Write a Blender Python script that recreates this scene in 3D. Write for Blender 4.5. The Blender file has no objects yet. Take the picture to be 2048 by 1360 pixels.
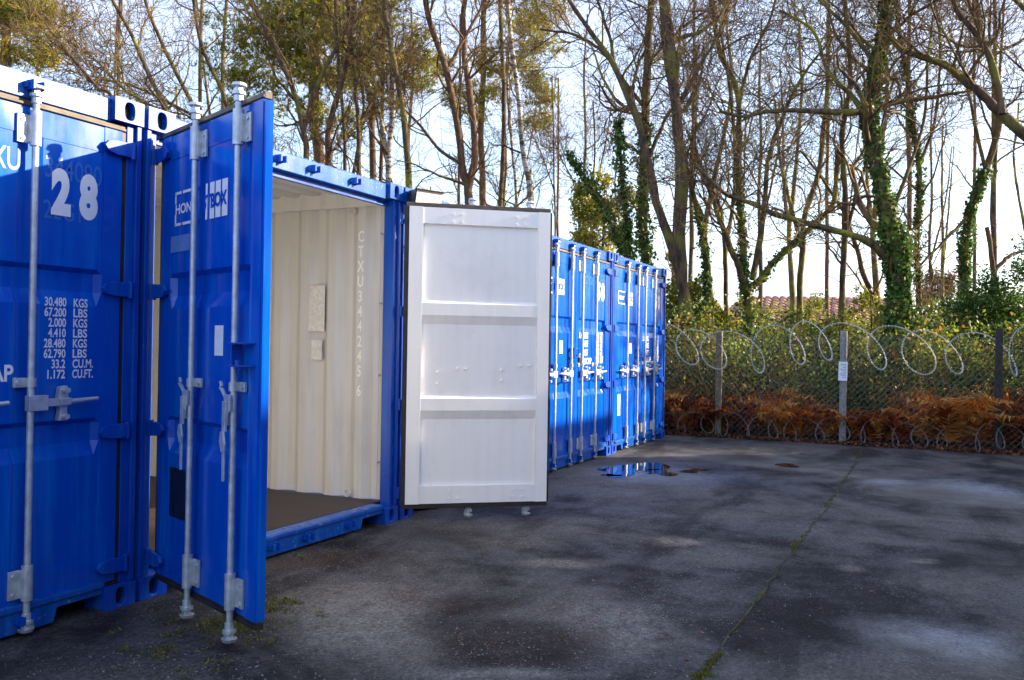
import bpy, bmesh, math, random
import numpy as np
from mathutils import Vector, Matrix
random.seed(7)
rng = np.random.default_rng(11)
sc = bpy.context.scene
col = sc.collection
PI = math.pi

# ------------------------------------------------------------------ camera, sky, sun, exposure
F = 1748.5
YAW, PITCH, ROLL = 0.45085, 0.00817, 0.01531
CAM = np.array([-3.2655, -3.7229, 1.356])
fw = np.array([math.cos(YAW)*math.cos(PITCH), math.sin(YAW)*math.cos(PITCH), math.sin(PITCH)])
rt = np.array([math.sin(YAW), -math.cos(YAW), 0.0])
up = np.cross(rt, fw)
cx = rt*math.cos(ROLL) + up*math.sin(ROLL)
cy = up*math.cos(ROLL) - rt*math.sin(ROLL)
cam = bpy.data.cameras.new('camera')
co = bpy.data.objects.new('camera', cam)
col.objects.link(co)
co.matrix_world = Matrix(((cx[0], cy[0], -fw[0], CAM[0]), (cx[1], cy[1], -fw[1], CAM[1]), (cx[2], cy[2], -fw[2], CAM[2]), (0, 0, 0, 1)))
cam.sensor_width = 36
cam.lens = F/2048*36
cam.clip_start = 0.05
cam.clip_end = 3000
cam.dof.use_dof = True
cam.dof.focus_distance = 5.0
cam.dof.aperture_fstop = 10
sc.camera = co

SUN = Vector((0.755, -1.0, 0.488)).normalized()
world = bpy.data.worlds.new('World')
sc.world = world
world.use_nodes = True
wn, wl = world.node_tree.nodes, world.node_tree.links
wn.clear()
wo = wn.new('ShaderNodeOutputWorld')
bg = wn.new('ShaderNodeBackground')
sky = wn.new('ShaderNodeTexSky')
sky.sky_type = 'NISHITA'
sky.sun_disc = False
sky.sun_elevation = math.asin(SUN.z)
sky.sun_rotation = math.atan2(SUN.x, SUN.y)
sky.altitude = 50
sky.air_density = 1.0
sky.dust_density = 1.2
sky.ozone_density = 1.6
wt = wn.new('ShaderNodeTexCoord')
wm = wn.new('ShaderNodeMapping'); wm.inputs['Scale'].default_value = (1.2, 1.2, 4.0)
wz = wn.new('ShaderNodeTexNoise'); wz.inputs['Scale'].default_value = 2.2; wz.inputs['Detail'].default_value = 6
wr = wn.new('ShaderNodeValToRGB')
wr.color_ramp.elements[0].position = 0.38; wr.color_ramp.elements[0].color = (0.25, 0.25, 0.25, 1)
wr.color_ramp.elements[1].position = 0.66; wr.color_ramp.elements[1].color = (0.8, 0.8, 0.8, 1)
wx = wn.new('ShaderNodeMix'); wx.data_type = 'RGBA'
wx.inputs['B'].default_value = (2.5, 2.75, 3.65, 1)
wl.new(wt.outputs['Generated'], wm.inputs['Vector']); wl.new(wm.outputs[0], wz.inputs['Vector'])
wl.new(wz.outputs[0], wr.inputs[0]); wl.new(wr.outputs[0], wx.inputs['Factor'])
wl.new(sky.outputs[0], wx.inputs['A']); wl.new(wx.outputs['Result'], bg.inputs['Color'])
wl.new(bg.outputs[0], wo.inputs[0])
bg.inputs['Strength'].default_value = 0.15

sl = bpy.data.lights.new('sun', 'SUN')
sl.energy = 5.0
sl.angle = math.radians(0.6)
sl.color = (1.0, 0.82, 0.58)
so = bpy.data.objects.new('sun', sl)
so.rotation_euler = SUN.to_track_quat('Z', 'Y').to_euler()
so.location = (10, -12, 14)
col.objects.link(so)
sc.view_settings.view_transform = 'Standard'
sc.view_settings.look = 'None'
sc.view_settings.gamma = 1
sc.view_settings.use_curve_mapping = False
sc.view_settings.exposure = 1.72
sc.cycles.max_bounces = 6
sc.cycles.transparent_max_bounces = 6

# ------------------------------------------------------------------ helpers
def at(px, py, d):
    """point at depth d metres that the picture shows at full-size pixel px, py"""
    X, Y = (px-1024), (py-680)
    return CAM + d*(fw + cx*(X/F) - cy*(Y/F))

def ground(px, py, z=0.0):
    v = at(px, py, 1.0) - CAM
    t = (z-CAM[2])/v[2]
    return CAM + v*t

def tag(o, label=None, cat=None, group=None, kind=None):
    if label: o['label'] = label
    if cat: o['category'] = cat
    if group: o['group'] = group
    if kind: o['kind'] = kind
    return o

def empty(name, loc=(0, 0, 0), rz=0, parent=None):
    o = bpy.data.objects.new(name, None)
    o.empty_display_size = 0.2
    col.objects.link(o)
    o.location = loc
    o.rotation_euler.z = rz
    o.parent = parent
    return o

def kids(o):
    return [c for c in bpy.data.objects if c.parent == o]

def copy_tree(o, parent=None, table=None):
    if table is None:
        table = {}
        for c in bpy.data.objects:
            if c.parent: table.setdefault(c.parent.name, []).append(c)
    c = o.copy()
    col.objects.link(c)
    c.parent = parent
    for ch in table.get(o.name, []): copy_tree(ch, c, table)
    return c

def link(name, me, mats, parent=None, bevel=0):
    o = bpy.data.objects.new(name, me)
    col.objects.link(o)
    if not isinstance(mats, (list, tuple)): mats = [mats]
    if not me.materials:
        for m in mats: me.materials.append(m)
    o.parent = parent
    if bevel:
        b = o.modifiers.new('bevel', 'BEVEL'); b.width = bevel; b.segments = 2; b.limit_method = 'ANGLE'; b.angle_limit = 0.6
    return o

class MB:
    def __init__(s): s.v = []; s.f = []; s.m = []; s.sm = []
    def add(s, vs, fs, mi=0, smooth=False):
        n = len(s.v); s.v += [tuple(v) for v in vs]
        for f in fs: s.f.append(tuple(i+n for i in f)); s.m.append(mi); s.sm.append(smooth)
    def box(s, x0, x1, y0, y1, z0, z1, mi=0, back=None):
        v = [(x0, y0, z0), (x1, y0, z0), (x1, y1, z0), (x0, y1, z0), (x0, y0, z1), (x1, y0, z1), (x1, y1, z1), (x0, y1, z1)]
        s.add(v, [(3, 2, 1, 0), (4, 5, 6, 7), (0, 1, 5, 4), (1, 2, 6, 5), (3, 0, 4, 7)], mi)
        n = len(s.v)-8
        s.f.append((n+2, n+3, n+7, n+6)); s.m.append(mi if back is None else back); s.sm.append(False)
    def tube(s, pts, r, n=8, mi=0, cap=True, smooth=True):
        pts = [Vector(p) for p in pts]
        if not isinstance(r, (list, tuple)): r = [r]*len(pts)
        vs = []
        ref = None
        for i, p in enumerate(pts):
            t = (pts[min(i+1, len(pts)-1)]-pts[max(i-1, 0)]).normalized()
            if ref is None: ref = Vector((0, 0, 1)) if abs(t.z) < 0.9 else Vector((1, 0, 0))
            a = t.cross(ref).normalized(); b = t.cross(a); ref = -b if abs(t.dot(ref)) > 0.99 else ref
            for k in range(n):
                w = 2*PI*k/n
                vs.append(p+(a*math.cos(w)+b*math.sin(w))*r[i])
        fs = [(i*n+k, i*n+(k+1) % n, (i+1)*n+(k+1) % n, (i+1)*n+k) for i in range(len(pts)-1) for k in range(n)]
        s.add(vs, fs, mi, smooth)
        if cap: s.add(vs[:n], [tuple(range(n))], mi); s.add(vs[-n:], [tuple(reversed(range(n)))], mi)
    def prism(s, poly, y0, y1, mi=0):
        """poly: (x, z) points, extruded along y"""
        n = len(poly)
        vs = [(x, y0, z) for x, z in poly]+[(x, y1, z) for x, z in poly]
        s.add(vs, [tuple(range(n)), tuple(reversed(range(n, 2*n)))]+[(i, (i+1) % n, n+(i+1) % n, n+i) for i in range(n)], mi)
    def build(s, name, mats, parent=None, bevel=0, mirror=False, fixn=True, weld=False):
        me = bpy.data.meshes.new(name)
        v = [(-a, b, c) for a, b, c in s.v] if mirror else s.v
        me.from_pydata(v, [], s.f)
        me.polygons.foreach_set('material_index', s.m)
        me.polygons.foreach_set('use_smooth', s.sm)
        if fixn:
            bm = bmesh.new(); bm.from_mesh(me)
            if weld: bmesh.ops.remove_doubles(bm, verts=bm.verts, dist=1e-5)
            bmesh.ops.recalc_face_normals(bm, faces=bm.faces)
            bm.to_mesh(me); bm.free()
        return link(name, me, mats, parent, bevel)

def mesh_np(name, V, F_, mats, parent=None, smooth=False, attr=None, mi=None):
    V = np.asarray(V, np.float32).reshape(-1, 3); F_ = np.asarray(F_, np.int32)
    k = F_.shape[1]
    me = bpy.data.meshes.new(name)
    me.vertices.add(len(V)); me.vertices.foreach_set('co', V.ravel())
    me.loops.add(F_.size); me.loops.foreach_set('vertex_index', F_.ravel())
    me.polygons.add(len(F_)); me.polygons.foreach_set('loop_start', np.arange(0, F_.size, k, dtype=np.int32))
    me.polygons.foreach_set('loop_total', np.full(len(F_), k, np.int32))
    me.update(calc_edges=True)
    me.polygons.foreach_set('use_smooth', np.full(len(F_), smooth))
    if mi is not None: me.polygons.foreach_set('material_index', np.asarray(mi, np.int32))
    if attr is not None:
        a = me.attributes.new('lc', 'FLOAT', 'FACE'); a.data.foreach_set('value', np.asarray(attr, np.float32))
    return link(name, me, mats, parent)

# ------------------------------------------------------------------ materials
def new_mat(name):
    m = bpy.data.materials.new(name); m.use_nodes = True
    nt = m.node_tree; nt.nodes.clear()
    o = nt.nodes.new('ShaderNodeOutputMaterial'); b = nt.nodes.new('ShaderNodeBsdfPrincipled')
    nt.links.new(b.outputs[0], o.inputs[0])
    return m, nt, b, o

def nd(nt, t, ins=None, **kw):
    n = nt.nodes.new(t)
    for k, v in kw.items(): setattr(n, k, v)
    for k, v in (ins or {}).items():
        if hasattr(v, 'is_output') or isinstance(v, bpy.types.NodeSocket): nt.links.new(v, n.inputs[k])
        else: n.inputs[k].default_value = v
    return n

def ramp(nt, fac, stops, interp='LINEAR'):
    r = nt.nodes.new('ShaderNodeValToRGB'); nt.links.new(fac, r.inputs[0])
    cr = r.color_ramp; cr.interpolation = interp
    while len(cr.elements) < len(stops): cr.elements.new(0.5)
    for e, (p, c) in zip(cr.elements, stops):
        e.position = p; e.color = (c, c, c, 1) if isinstance(c, (int, float)) else (*c, 1)
    return r.outputs[0]

def mixc(nt, f, a, b, bt='MIX'):
    n = nt.nodes.new('ShaderNodeMix'); n.data_type = 'RGBA'; n.blend_type = bt
    for s, v in (('Factor', f), ('A', a), ('B', b)):
        if isinstance(v, bpy.types.NodeSocket): nt.links.new(v, n.inputs[s])
        elif s == 'Factor': n.inputs[s].default_value = v
        else: n.inputs[s].default_value = (*v, 1) if len(v) == 3 else v
    return n.outputs['Result']

def math_(nt, op, a, b=0.0, c=0.0):
    n = nt.nodes.new('ShaderNodeMath'); n.operation = op
    for i, v in enumerate((a, b, c)):
        if isinstance(v, bpy.types.NodeSocket): nt.links.new(v, n.inputs[i])
        else: n.inputs[i].default_value = v
    return n.outputs[0]

def noise(nt, scale, detail=4, vec=None, mapscale=None, rough=0.5, coord='Object', dist=0.0):
    if vec is None:
        vec = nt.nodes.new('ShaderNodeTexCoord').outputs[coord]
    if mapscale:
        vec = nd(nt, 'ShaderNodeMapping', {'Vector': vec, 'Scale': mapscale}).outputs[0]
    return nd(nt, 'ShaderNodeTexNoise', {'Vector': vec, 'Scale': scale, 'Detail': detail, 'Roughness': rough, 'Distortion': dist}).outputs[0]

def bump(nt, b, h, strength=0.3, dist=0.01):
    n = nd(nt, 'ShaderNodeBump', {'Height': h, 'Strength': strength, 'Distance': dist})
    nt.links.new(n.outputs[0], b.inputs['Normal'])
    return n

def paint(name, base, fade, rough=0.32, wear=0.5, chip=(0.3, 0.27, 0.25), oil=0.25, chips=0.72):
    m, nt, b, _ = new_mat(name)
    n1 = noise(nt, 2.0, 5)
    st = noise(nt, 6.0, 5, mapscale=(3.0, 3.0, 0.25))
    c = mixc(nt, ramp(nt, st, [(0.46, 0.0), (0.74, wear)]), base, fade)
    c = mixc(nt, ramp(nt, n1, [(0.5, 0.0), (0.8, wear*0.7)]), c, fade)
    ch = ramp(nt, noise(nt, 38.0, 6, rough=0.65), [(chips, 0.0), (chips+0.03, 0.8)])
    c = mixc(nt, ch, c, chip)
    dirt = ramp(nt, noise(nt, 1.1, 6, rough=0.7), [(0.52, 0.0), (0.85, 0.35)])
    c = mixc(nt, dirt, c, tuple(0.35*x+0.012 for x in base))
    nt.links.new(c, b.inputs['Base Color'])
    r = ramp(nt, noise(nt, 5.0, 6, mapscale=(1, 1, 0.4)), [(0.3, rough-0.06), (0.75, rough+0.14)])
    nt.links.new(r, b.inputs['Roughness'])
    h = math_(nt, 'ADD', math_(nt, 'MULTIPLY', noise(nt, 2.6, 2), oil), math_(nt, 'MULTIPLY', noise(nt, 90, 3), 0.006))
    bump(nt, b, h, 0.6, 0.012)
    b.inputs['Specular IOR Level'].default_value = 0.36
    return m

M = {}
M['blue'] = paint('blue_paint', (0.0002, 0.072, 0.50), (0.004, 0.16, 0.62), 0.15, 0.7, chip=(0.13, 0.07, 0.05), chips=0.70)
M['blue2'] = paint('blue_frame_paint', (0.0002, 0.056, 0.42), (0.010, 0.14, 0.54), 0.34, 0.7, chip=(0.16, 0.09, 0.06), chips=0.64)
M['bluelit'] = paint('blue_header_paint', (0.0004, 0.066, 0.36), (0.015, 0.15, 0.46), 0.30, 0.7, chip=(0.45, 0.42, 0.42), chips=0.63)
M['white'] = paint('white_door_paint', (0.84, 0.84, 0.85), (0.74, 0.75, 0.78), 0.3, 0.5, chip=(0.35, 0.3, 0.27), oil=0.15, chips=0.76)
M['cream'] = paint('cream_wall_paint', (0.64, 0.645, 0.65), (0.50, 0.50, 0.49), 0.5, 0.5, chip=(0.35, 0.27, 0.2), oil=0.05, chips=0.74)

def simple(name, base, rough=0.6, metal=0.0, var=0.25, scale=20, bmp=0.0):
    m, nt, b, _ = new_mat(name)
    n = noise(nt, scale, 5)
    c = mixc(nt, ramp(nt, n, [(0.3, 0.0), (0.75, 1.0)]), tuple(x*(1-var) for x in base), tuple(min(1, x*(1+var)) for x in base))
    nt.links.new(c, b.inputs['Base Color'])
    b.inputs['Roughness'].default_value = rough
    b.inputs['Metallic'].default_value = metal
    if bmp: bump(nt, b, n, bmp, 0.01)
    return m
M['galv'] = simple('galvanised_steel', (0.56, 0.60, 0.64), 0.45, 0.55, 0.22, 26, 0.1)
M['rubber'] = simple('door_rubber', (0.025, 0.02, 0.018), 0.55, 0, 0.5, 12, 0.1)
M['rubber_brown'] = simple('dusty_rubber', (0.10, 0.075, 0.06), 0.6, 0, 0.5, 15, 0.1)
M['black'] = simple('black_plastic', (0.02, 0.02, 0.022), 0.4)
M['dark'] = simple('near_black_shade', (0.006, 0.006, 0.01), 0.8)  # near-black backing that paints the shade inside casting holes
M['decal'] = simple('white_lettering', (0.80, 0.80, 0.84), 0.45, 0, 0.06, 30)
M['ghost'] = simple('faded_lettering', (0.03, 0.14, 0.50), 0.3, 0, 0.15, 12)
M['ghostgrey'] = simple('pale_blue_sticker', (0.12, 0.24, 0.55), 0.5, 0, 0.15, 12)
M['greydecal'] = simple('pale_lettering', (0.92, 0.92, 0.92), 0.6, 0, 0.05, 40)
M['paper'] = simple('paper_label', (0.82, 0.83, 0.86), 0.6, 0, 0.08, 60)
M['softpaper'] = simple('old_sticker_paper', (0.74, 0.74, 0.73), 0.6, 0, 0.16, 45)
M['plate'] = simple('dark_data_plate', (0.012, 0.02, 0.035), 0.35, 0.2, 0.5, 60)
M['lens'] = simple('floodlight_glass', (0.85, 0.74, 0.60), 0.35, 0, 0.06, 30)
M['concrete'] = simple('concrete_post', (0.27, 0.26, 0.23), 0.85, 0, 0.3, 24, 0.3)
M['oldwood'] = simple('weathered_post', (0.20, 0.155, 0.09), 0.85, 0, 0.45, 24, 0.3)
M['darkpost'] = simple('dark_post', (0.035, 0.03, 0.025), 0.85, 0, 0.45, 24, 0.3)
M['wire'] = simple('fence_wire', (0.15, 0.17, 0.15), 0.6, 0.2, 0.3, 30)
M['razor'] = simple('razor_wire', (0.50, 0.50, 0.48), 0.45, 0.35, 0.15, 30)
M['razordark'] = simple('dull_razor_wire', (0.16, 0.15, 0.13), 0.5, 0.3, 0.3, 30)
M['stucco'] = simple('house_wall', (0.42, 0.36, 0.28), 0.9, 0, 0.2, 8, 0.2)
M['tile'] = simple('clay_tile', (0.30, 0.155, 0.12), 0.85, 0, 0.45, 3, 0.2)
M['cladding'] = simple('grey_cladding', (0.30, 0.30, 0.29), 0.6, 0, 0.15, 2)
M['stone'] = simple('grit_stone', (0.20, 0.185, 0.17), 0.7, 0, 0.55, 14)
M['redstone'] = simple('red_grit', (0.14, 0.035, 0.025), 0.7, 0, 0.5, 14)

# plywood floor
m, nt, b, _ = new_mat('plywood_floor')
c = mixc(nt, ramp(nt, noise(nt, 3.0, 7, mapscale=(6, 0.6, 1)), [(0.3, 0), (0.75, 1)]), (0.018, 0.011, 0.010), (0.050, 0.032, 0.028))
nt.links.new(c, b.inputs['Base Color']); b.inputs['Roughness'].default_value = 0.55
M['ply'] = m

# bark
def bark(name, a, c2, moss, mossamt, birch=False):
    m, nt, b, _ = new_mat(name)
    if birch:
        w = noise(nt, 3.0, 5, mapscale=(0.6, 0.6, 5.0), rough=0.7)
        c = mixc(nt, ramp(nt, w, [(0.50, 0), (0.56, 1)]), a, c2)
    else:
        w = noise(nt, 12.0, 6, mapscale=(1, 1, 0.25), rough=0.7)
        c = mixc(nt, ramp(nt, w, [(0.35, 0), (0.7, 1)]), a, c2)
    c = mixc(nt, ramp(nt, noise(nt, 1.6, 5), [(0.5, 0), (0.62, mossamt)]), c, moss)
    nt.links.new(c, b.inputs['Base Color']); b.inputs['Roughness'].default_value = 0.9
    bump(nt, b, w, 0.7, 0.03)
    return m
M['bark'] = bark('brown_bark', (0.016, 0.010, 0.007), (0.17, 0.10, 0.052), (0.16, 0.15, 0.018), 0.8)
M['barkmoss'] = bark('mossy_bark', (0.024, 0.018, 0.009), (0.18, 0.125, 0.05), (0.24, 0.23, 0.020), 0.95)
M['barkpine'] = bark('pine_bark', (0.05, 0.027, 0.018), (0.22, 0.11, 0.062), (0.12, 0.1, 0.03), 0.5)
M['birch'] = bark('birch_bark', (0.55, 0.52, 0.47), (0.05, 0.04, 0.035), (0.4, 0.36, 0.25), 0.4, True)
M['twig'] = bark('twig_bark', (0.022, 0.012, 0.007), (0.24, 0.135, 0.05), (0.24, 0.19, 0.025), 0.6)

def leaf(name, stops, trans=0.35, rough=0.5):
    m, nt, b, o = new_mat(name)
    a = nd(nt, 'ShaderNodeAttribute', attribute_name='lc')
    c = ramp(nt, a.outputs['Fac'], stops)
    nt.links.new(c, b.inputs['Base Color']); b.inputs['Roughness'].default_value = rough
    t = nd(nt, 'ShaderNodeBsdfTranslucent', {'Color': c})
    mx = nd(nt, 'ShaderNodeMixShader', {0: trans, 1: b.outputs[0], 2: t.outputs[0]})
    nt.links.new(mx.outputs[0], o.inputs[0])
    return m
M['pine'] = leaf('pine_needles', [(0, (0.08, 0.12, 0.012)), (0.5, (0.30, 0.30, 0.018)), (0.8, (0.52, 0.43, 0.03)), (1, (0.42, 0.20, 0.03))], 0.45)
M['ivy'] = leaf('ivy_leaves', [(0, (0.02, 0.055, 0.010)), (0.5, (0.07, 0.15, 0.018)), (0.85, (0.12, 0.19, 0.03)), (1, (0.26, 0.32, 0.06))], 0.35, 0.5)
M['under'] = leaf('bramble_leaves', [(0, (0.012, 0.030, 0.006)), (0.4, (0.06, 0.11, 0.014)), (0.7, (0.20, 0.25, 0.02)), (0.92, (0.36, 0.33, 0.03)), (1, (0.34, 0.13, 0.03))], 0.4, 0.6)
M['mimosa'] = leaf('mimosa_leaves', [(0, (0.09, 0.12, 0.02)), (0.4, (0.22, 0.24, 0.02)), (0.75, (0.50, 0.42, 0.02)), (1, (0.75, 0.58, 0.02))], 0.4)
M['fern'] = leaf('dead_bracken', [(0, (0.12, 0.022, 0.006)), (0.4, (0.36, 0.085, 0.010)), (0.75, (0.62, 0.18, 0.018)), (1, (0.66, 0.36, 0.09))], 0.5, 0.75)
M['litter'] = leaf('leaf_litter', [(0, (0.03, 0.014, 0.008)), (0.6, (0.12, 0.04, 0.015)), (1, (0.30, 0.10, 0.03))], 0.2, 0.8)
M['moss'] = leaf('moss', [(0, (0.035, 0.035, 0.008)), (0.6, (0.11, 0.11, 0.015)), (1, (0.24, 0.22, 0.02))], 0.2, 0.9)
M['tan'] = leaf('tan_twiggery', [(0, (0.10, 0.06, 0.03)), (1, (0.26, 0.16, 0.08))], 0.2, 0.8)

# asphalt with stains, damp, worn patches and painted sky sheen
def ellipse_mask(nt, px, py, wpx, hpx, soft=0.5, seed=0.0):
    """soft blob on the ground round the place seen at px, py"""
    c = ground(px, py); e1 = ground(px+wpx/2, py)-c; e2 = ground(px, py-hpx/2)-c
    e2 = e2-e1*(e2@e1)/(e1@e1)
    l1, l2 = np.linalg.norm(e1), np.linalg.norm(e2)
    ang = math.atan2(e1[1], e1[0])
    g = nd(nt, 'ShaderNodeNewGeometry').outputs['Position']
    n = nd(nt, 'ShaderNodeTexNoise', {'Vector': g, 'Scale': 1.7, 'Detail': 5.0, 'Roughness': 0.6})
    off = nd(nt, 'ShaderNodeVectorMath', {0: n.outputs['Color'], 1: (0.5, 0.5, 0.5)}, operation='SUBTRACT').outputs[0]
    off = nd(nt, 'ShaderNodeVectorMath', {0: off, 'Scale': 1.1*min(l1, l2)+0.15}, operation='SCALE').outputs[0]
    p = nd(nt, 'ShaderNodeVectorMath', {0: g, 1: off}, operation='ADD').outputs[0]
    p = nd(nt, 'ShaderNodeVectorMath', {0: p, 1: (c[0], c[1], 0)}, operation='SUBTRACT').outputs[0]
    p = nd(nt, 'ShaderNodeVectorRotate', {'Vector': p, 'Angle': -ang}, rotation_type='Z_AXIS').outputs[0]
    p = nd(nt, 'ShaderNodeVectorMath', {0: p, 1: (1/l1, 1/l2, 0)}, operation='MULTIPLY').outputs[0]
    d = nd(nt, 'ShaderNodeVectorMath', {0: p}, operation='LENGTH').outputs['Value']
    return nd(nt, 'ShaderNodeMapRange', {'Value': d, 'From Min': 1.0, 'From Max': max(0.05, 1-soft*1.6), 'To Min': 0.0, 'To Max': 1.0}, interpolation_type='SMOOTHSTEP').outputs[0]

m, nt, b, _ = new_mat('old_asphalt')
g = nd(nt, 'ShaderNodeNewGeometry').outputs['Position']
fine = noise(nt, 42, 6, vec=g, rough=0.9)
fine2 = noise(nt, 9, 9, vec=g, rough=0.85)
mid = noise(nt, 1.5, 8, vec=g, rough=0.66)
big = noise(nt, 0.55, 6, vec=g, rough=0.62, dist=0.6)
c = mixc(nt, ramp(nt, mid, [(0.42, 0), (0.58, 1)]), (0.012, 0.011, 0.012), (0.056, 0.054, 0.057))
c = mixc(nt, ramp(nt, big, [(0.47, 0), (0.60, 0.75)]), c, (0.088, 0.080, 0.074))
c = mixc(nt, ramp(nt, noise(nt, 0.8, 6, vec=g, mapscale=(0.5, 1.6, 1), rough=0.6), [(0.53, 0), (0.62, 0.7)]), c, (0.007, 0.006, 0.007))
vor = nd(nt, 'ShaderNodeTexVoronoi', {'Vector': g, 'Scale': 62.0})
agg = math_(nt, 'LESS_THAN', vor.outputs['Distance'], 0.30)
vc = nd(nt, 'ShaderNodeSeparateColor', {0: vor.outputs['Color']}).outputs[0]
sel = math_(nt, 'GREATER_THAN', vc, 0.74)
agg = math_(nt, 'MULTIPLY', agg, sel)
aggz = math_(nt, 'MULTIPLY', agg, ramp(nt, noise(nt, 1.1, 5, vec=g), [(0.40, 0.05), (0.62, 0.85)]))
aggc = ramp(nt, vc, [(0.74, (0.12, 0.10, 0.09)), (0.9, (0.22, 0.205, 0.19)), (1.0, (0.40, 0.38, 0.36))])
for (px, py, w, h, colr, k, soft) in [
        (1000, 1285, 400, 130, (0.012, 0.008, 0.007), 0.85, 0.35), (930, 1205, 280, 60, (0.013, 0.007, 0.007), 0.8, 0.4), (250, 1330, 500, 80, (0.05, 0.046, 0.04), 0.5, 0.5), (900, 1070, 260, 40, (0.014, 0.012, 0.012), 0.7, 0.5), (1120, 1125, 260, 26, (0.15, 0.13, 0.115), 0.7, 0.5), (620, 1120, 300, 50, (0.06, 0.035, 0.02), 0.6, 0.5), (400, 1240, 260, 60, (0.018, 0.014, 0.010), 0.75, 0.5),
        (1345, 1083, 130, 28, (0.17, 0.14, 0.115), 0.8, 0.4), (1700, 1138, 90, 24, (0.13, 0.11, 0.10), 0.6, 0.6),
        (1840, 1122, 90, 18, (0.13, 0.115, 0.10), 0.7, 0.5), (1010, 1080, 360, 50, (0.105, 0.09, 0.08), 0.6, 0.7),
        (1250, 1250, 330, 130, (0.13, 0.12, 0.115), 0.75, 0.45), (720, 1230, 420, 170, (0.13, 0.122, 0.115), 0.75, 0.45), (980, 1345, 500, 40, (0.12, 0.115, 0.11), 0.7, 0.5),
        (1700, 950, 80, 16, (0.12, 0.11, 0.10), 0.6, 0.4), (690, 1120, 380, 60, (0.022, 0.018, 0.016), 0.7, 0.6),
        (1960, 978, 300, 50, (0.14, 0.15, 0.18), 0.75, 0.7), (1780, 965, 160, 14, (0.2, 0.21, 0.26), 0.5, 0.6), (1900, 1280, 330, 100, (0.12, 0.13, 0.16), 0.8, 0.75), (1360, 950, 400, 60, (0.085, 0.09, 0.12), 0.7, 0.6),  # bluish ovals: pale sky sheen painted into the asphalt colour
        (1500, 893, 420, 26, (0.10, 0.09, 0.085), 0.5, 0.6)]:
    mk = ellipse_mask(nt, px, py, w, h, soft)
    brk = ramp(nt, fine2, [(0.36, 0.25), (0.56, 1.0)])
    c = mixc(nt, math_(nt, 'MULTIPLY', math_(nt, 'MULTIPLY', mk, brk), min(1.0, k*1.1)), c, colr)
gr = math_(nt, 'ADD', math_(nt, 'MULTIPLY', ramp(nt, fine, [(0.40, 0.0), (0.50, 0.35), (0.60, 1.0)]), 1.5), math_(nt, 'MULTIPLY', ramp(nt, fine2, [(0.33, 0.0), (0.67, 1.0)]), 0.9))
gr = math_(nt, 'ADD', gr, 0.36)
c = mixc(nt, 1.0, c, nd(nt, 'ShaderNodeCombineColor', {0: gr, 1: gr, 2: gr}).outputs[0], 'MULTIPLY')
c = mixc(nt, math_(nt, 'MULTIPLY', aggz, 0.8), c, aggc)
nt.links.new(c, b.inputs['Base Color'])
rg = ramp(nt, noise(nt, 0.8, 6, vec=g, rough=0.65), [(0.36, 0.55), (0.52, 0.78), (0.7, 0.9)])
wet = None
for (px, py, w, h) in [(1900, 985, 420, 80), (1880, 1290, 420, 130), (1290, 945, 330, 50), (1580, 930, 240, 40), (1450, 915, 500, 40)]:
    mk = ellipse_mask(nt, px, py, w, h, 0.6)
    wet = mk if wet is None else math_(nt, 'MAXIMUM', wet, mk)
rr = nd(nt, 'ShaderNodeMix', {'Factor': math_(nt, 'MULTIPLY', wet, 0.85), 'A': rg, 'B': 0.2}, data_type='FLOAT')
nt.links.new(rr.outputs[0], b.inputs['Roughness'])
sp = nd(nt, 'ShaderNodeMix', {'Factor': wet, 'A': 0.16, 'B': 0.9}, data_type='FLOAT')
nt.links.new(sp.outputs[0], b.inputs['Specular IOR Level'])
h = math_(nt, 'ADD', math_(nt, 'MULTIPLY', fine, 0.5), math_(nt, 'MULTIPLY', vor.outputs['Distance'], -0.5))
h = math_(nt, 'ADD', h, math_(nt, 'MULTIPLY', mid, 1.2))
bump(nt, b, h, 0.8, 0.02)
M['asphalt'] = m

m, nt, b, _ = new_mat('forest_floor')
c = mixc(nt, ramp(nt, noise(nt, 5, 8, rough=0.75), [(0.35, 0), (0.65, 1)]), (0.02, 0.012, 0.008), (0.13, 0.05, 0.022))
c = mixc(nt, ramp(nt, noise(nt, 0.5, 3), [(0.5, 0), (0.65, 0.7)]), c, (0.04, 0.05, 0.015))
nt.links.new(c, b.inputs['Base Color']); b.inputs['Roughness'].default_value = 0.95
bump(nt, b, noise(nt, 14, 6), 0.8, 0.05)
M['soil'] = m

m, nt, b, _ = new_mat('puddle_water')
b.inputs['Base Color'].default_value = (0.018, 0.018, 0.022, 1); b.inputs['Roughness'].default_value = 0.03
b.inputs['Specular IOR Level'].default_value = 0.7
bump(nt, b, noise(nt, 7, 2, coord='Object'), 0.04, 0.01)
M['water'] = m
m, nt, b, _ = new_mat('asphalt_joint')
c = mixc(nt, ramp(nt, noise(nt, 5, 5), [(0.45, 0), (0.62, 1)]), (0.012, 0.011, 0.010), (0.055, 0.056, 0.012))
nt.links.new(c, b.inputs['Base Color']); b.inputs['Roughness'].default_value = 0.9
M['joint'] = m

# ------------------------------------------------------------------ ground
def sheet(name, pts, z, mat, cuts=0):
    me = bpy.data.meshes.new(name)
    me.from_pydata([(x, y, z) for x, y in pts], [], [tuple(range(len(pts)))])
    return tag(link(name, me, mat), kind='structure')
sheet('ground', [(-900, -900), (900, -900), (900, 900), (-900, 900)], -0.02, M['soil'])
FX = 10.6        # fence line
edge = [(FX-0.16+0.05*math.sin(k*1.7)+0.03*math.sin(k*4.1), -14+k*0.45) for k in range(56)]
sheet('asphalt_yard', [(-24, -14)]+edge+[(-24, 11.0)], 0.0, M['asphalt'])

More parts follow.
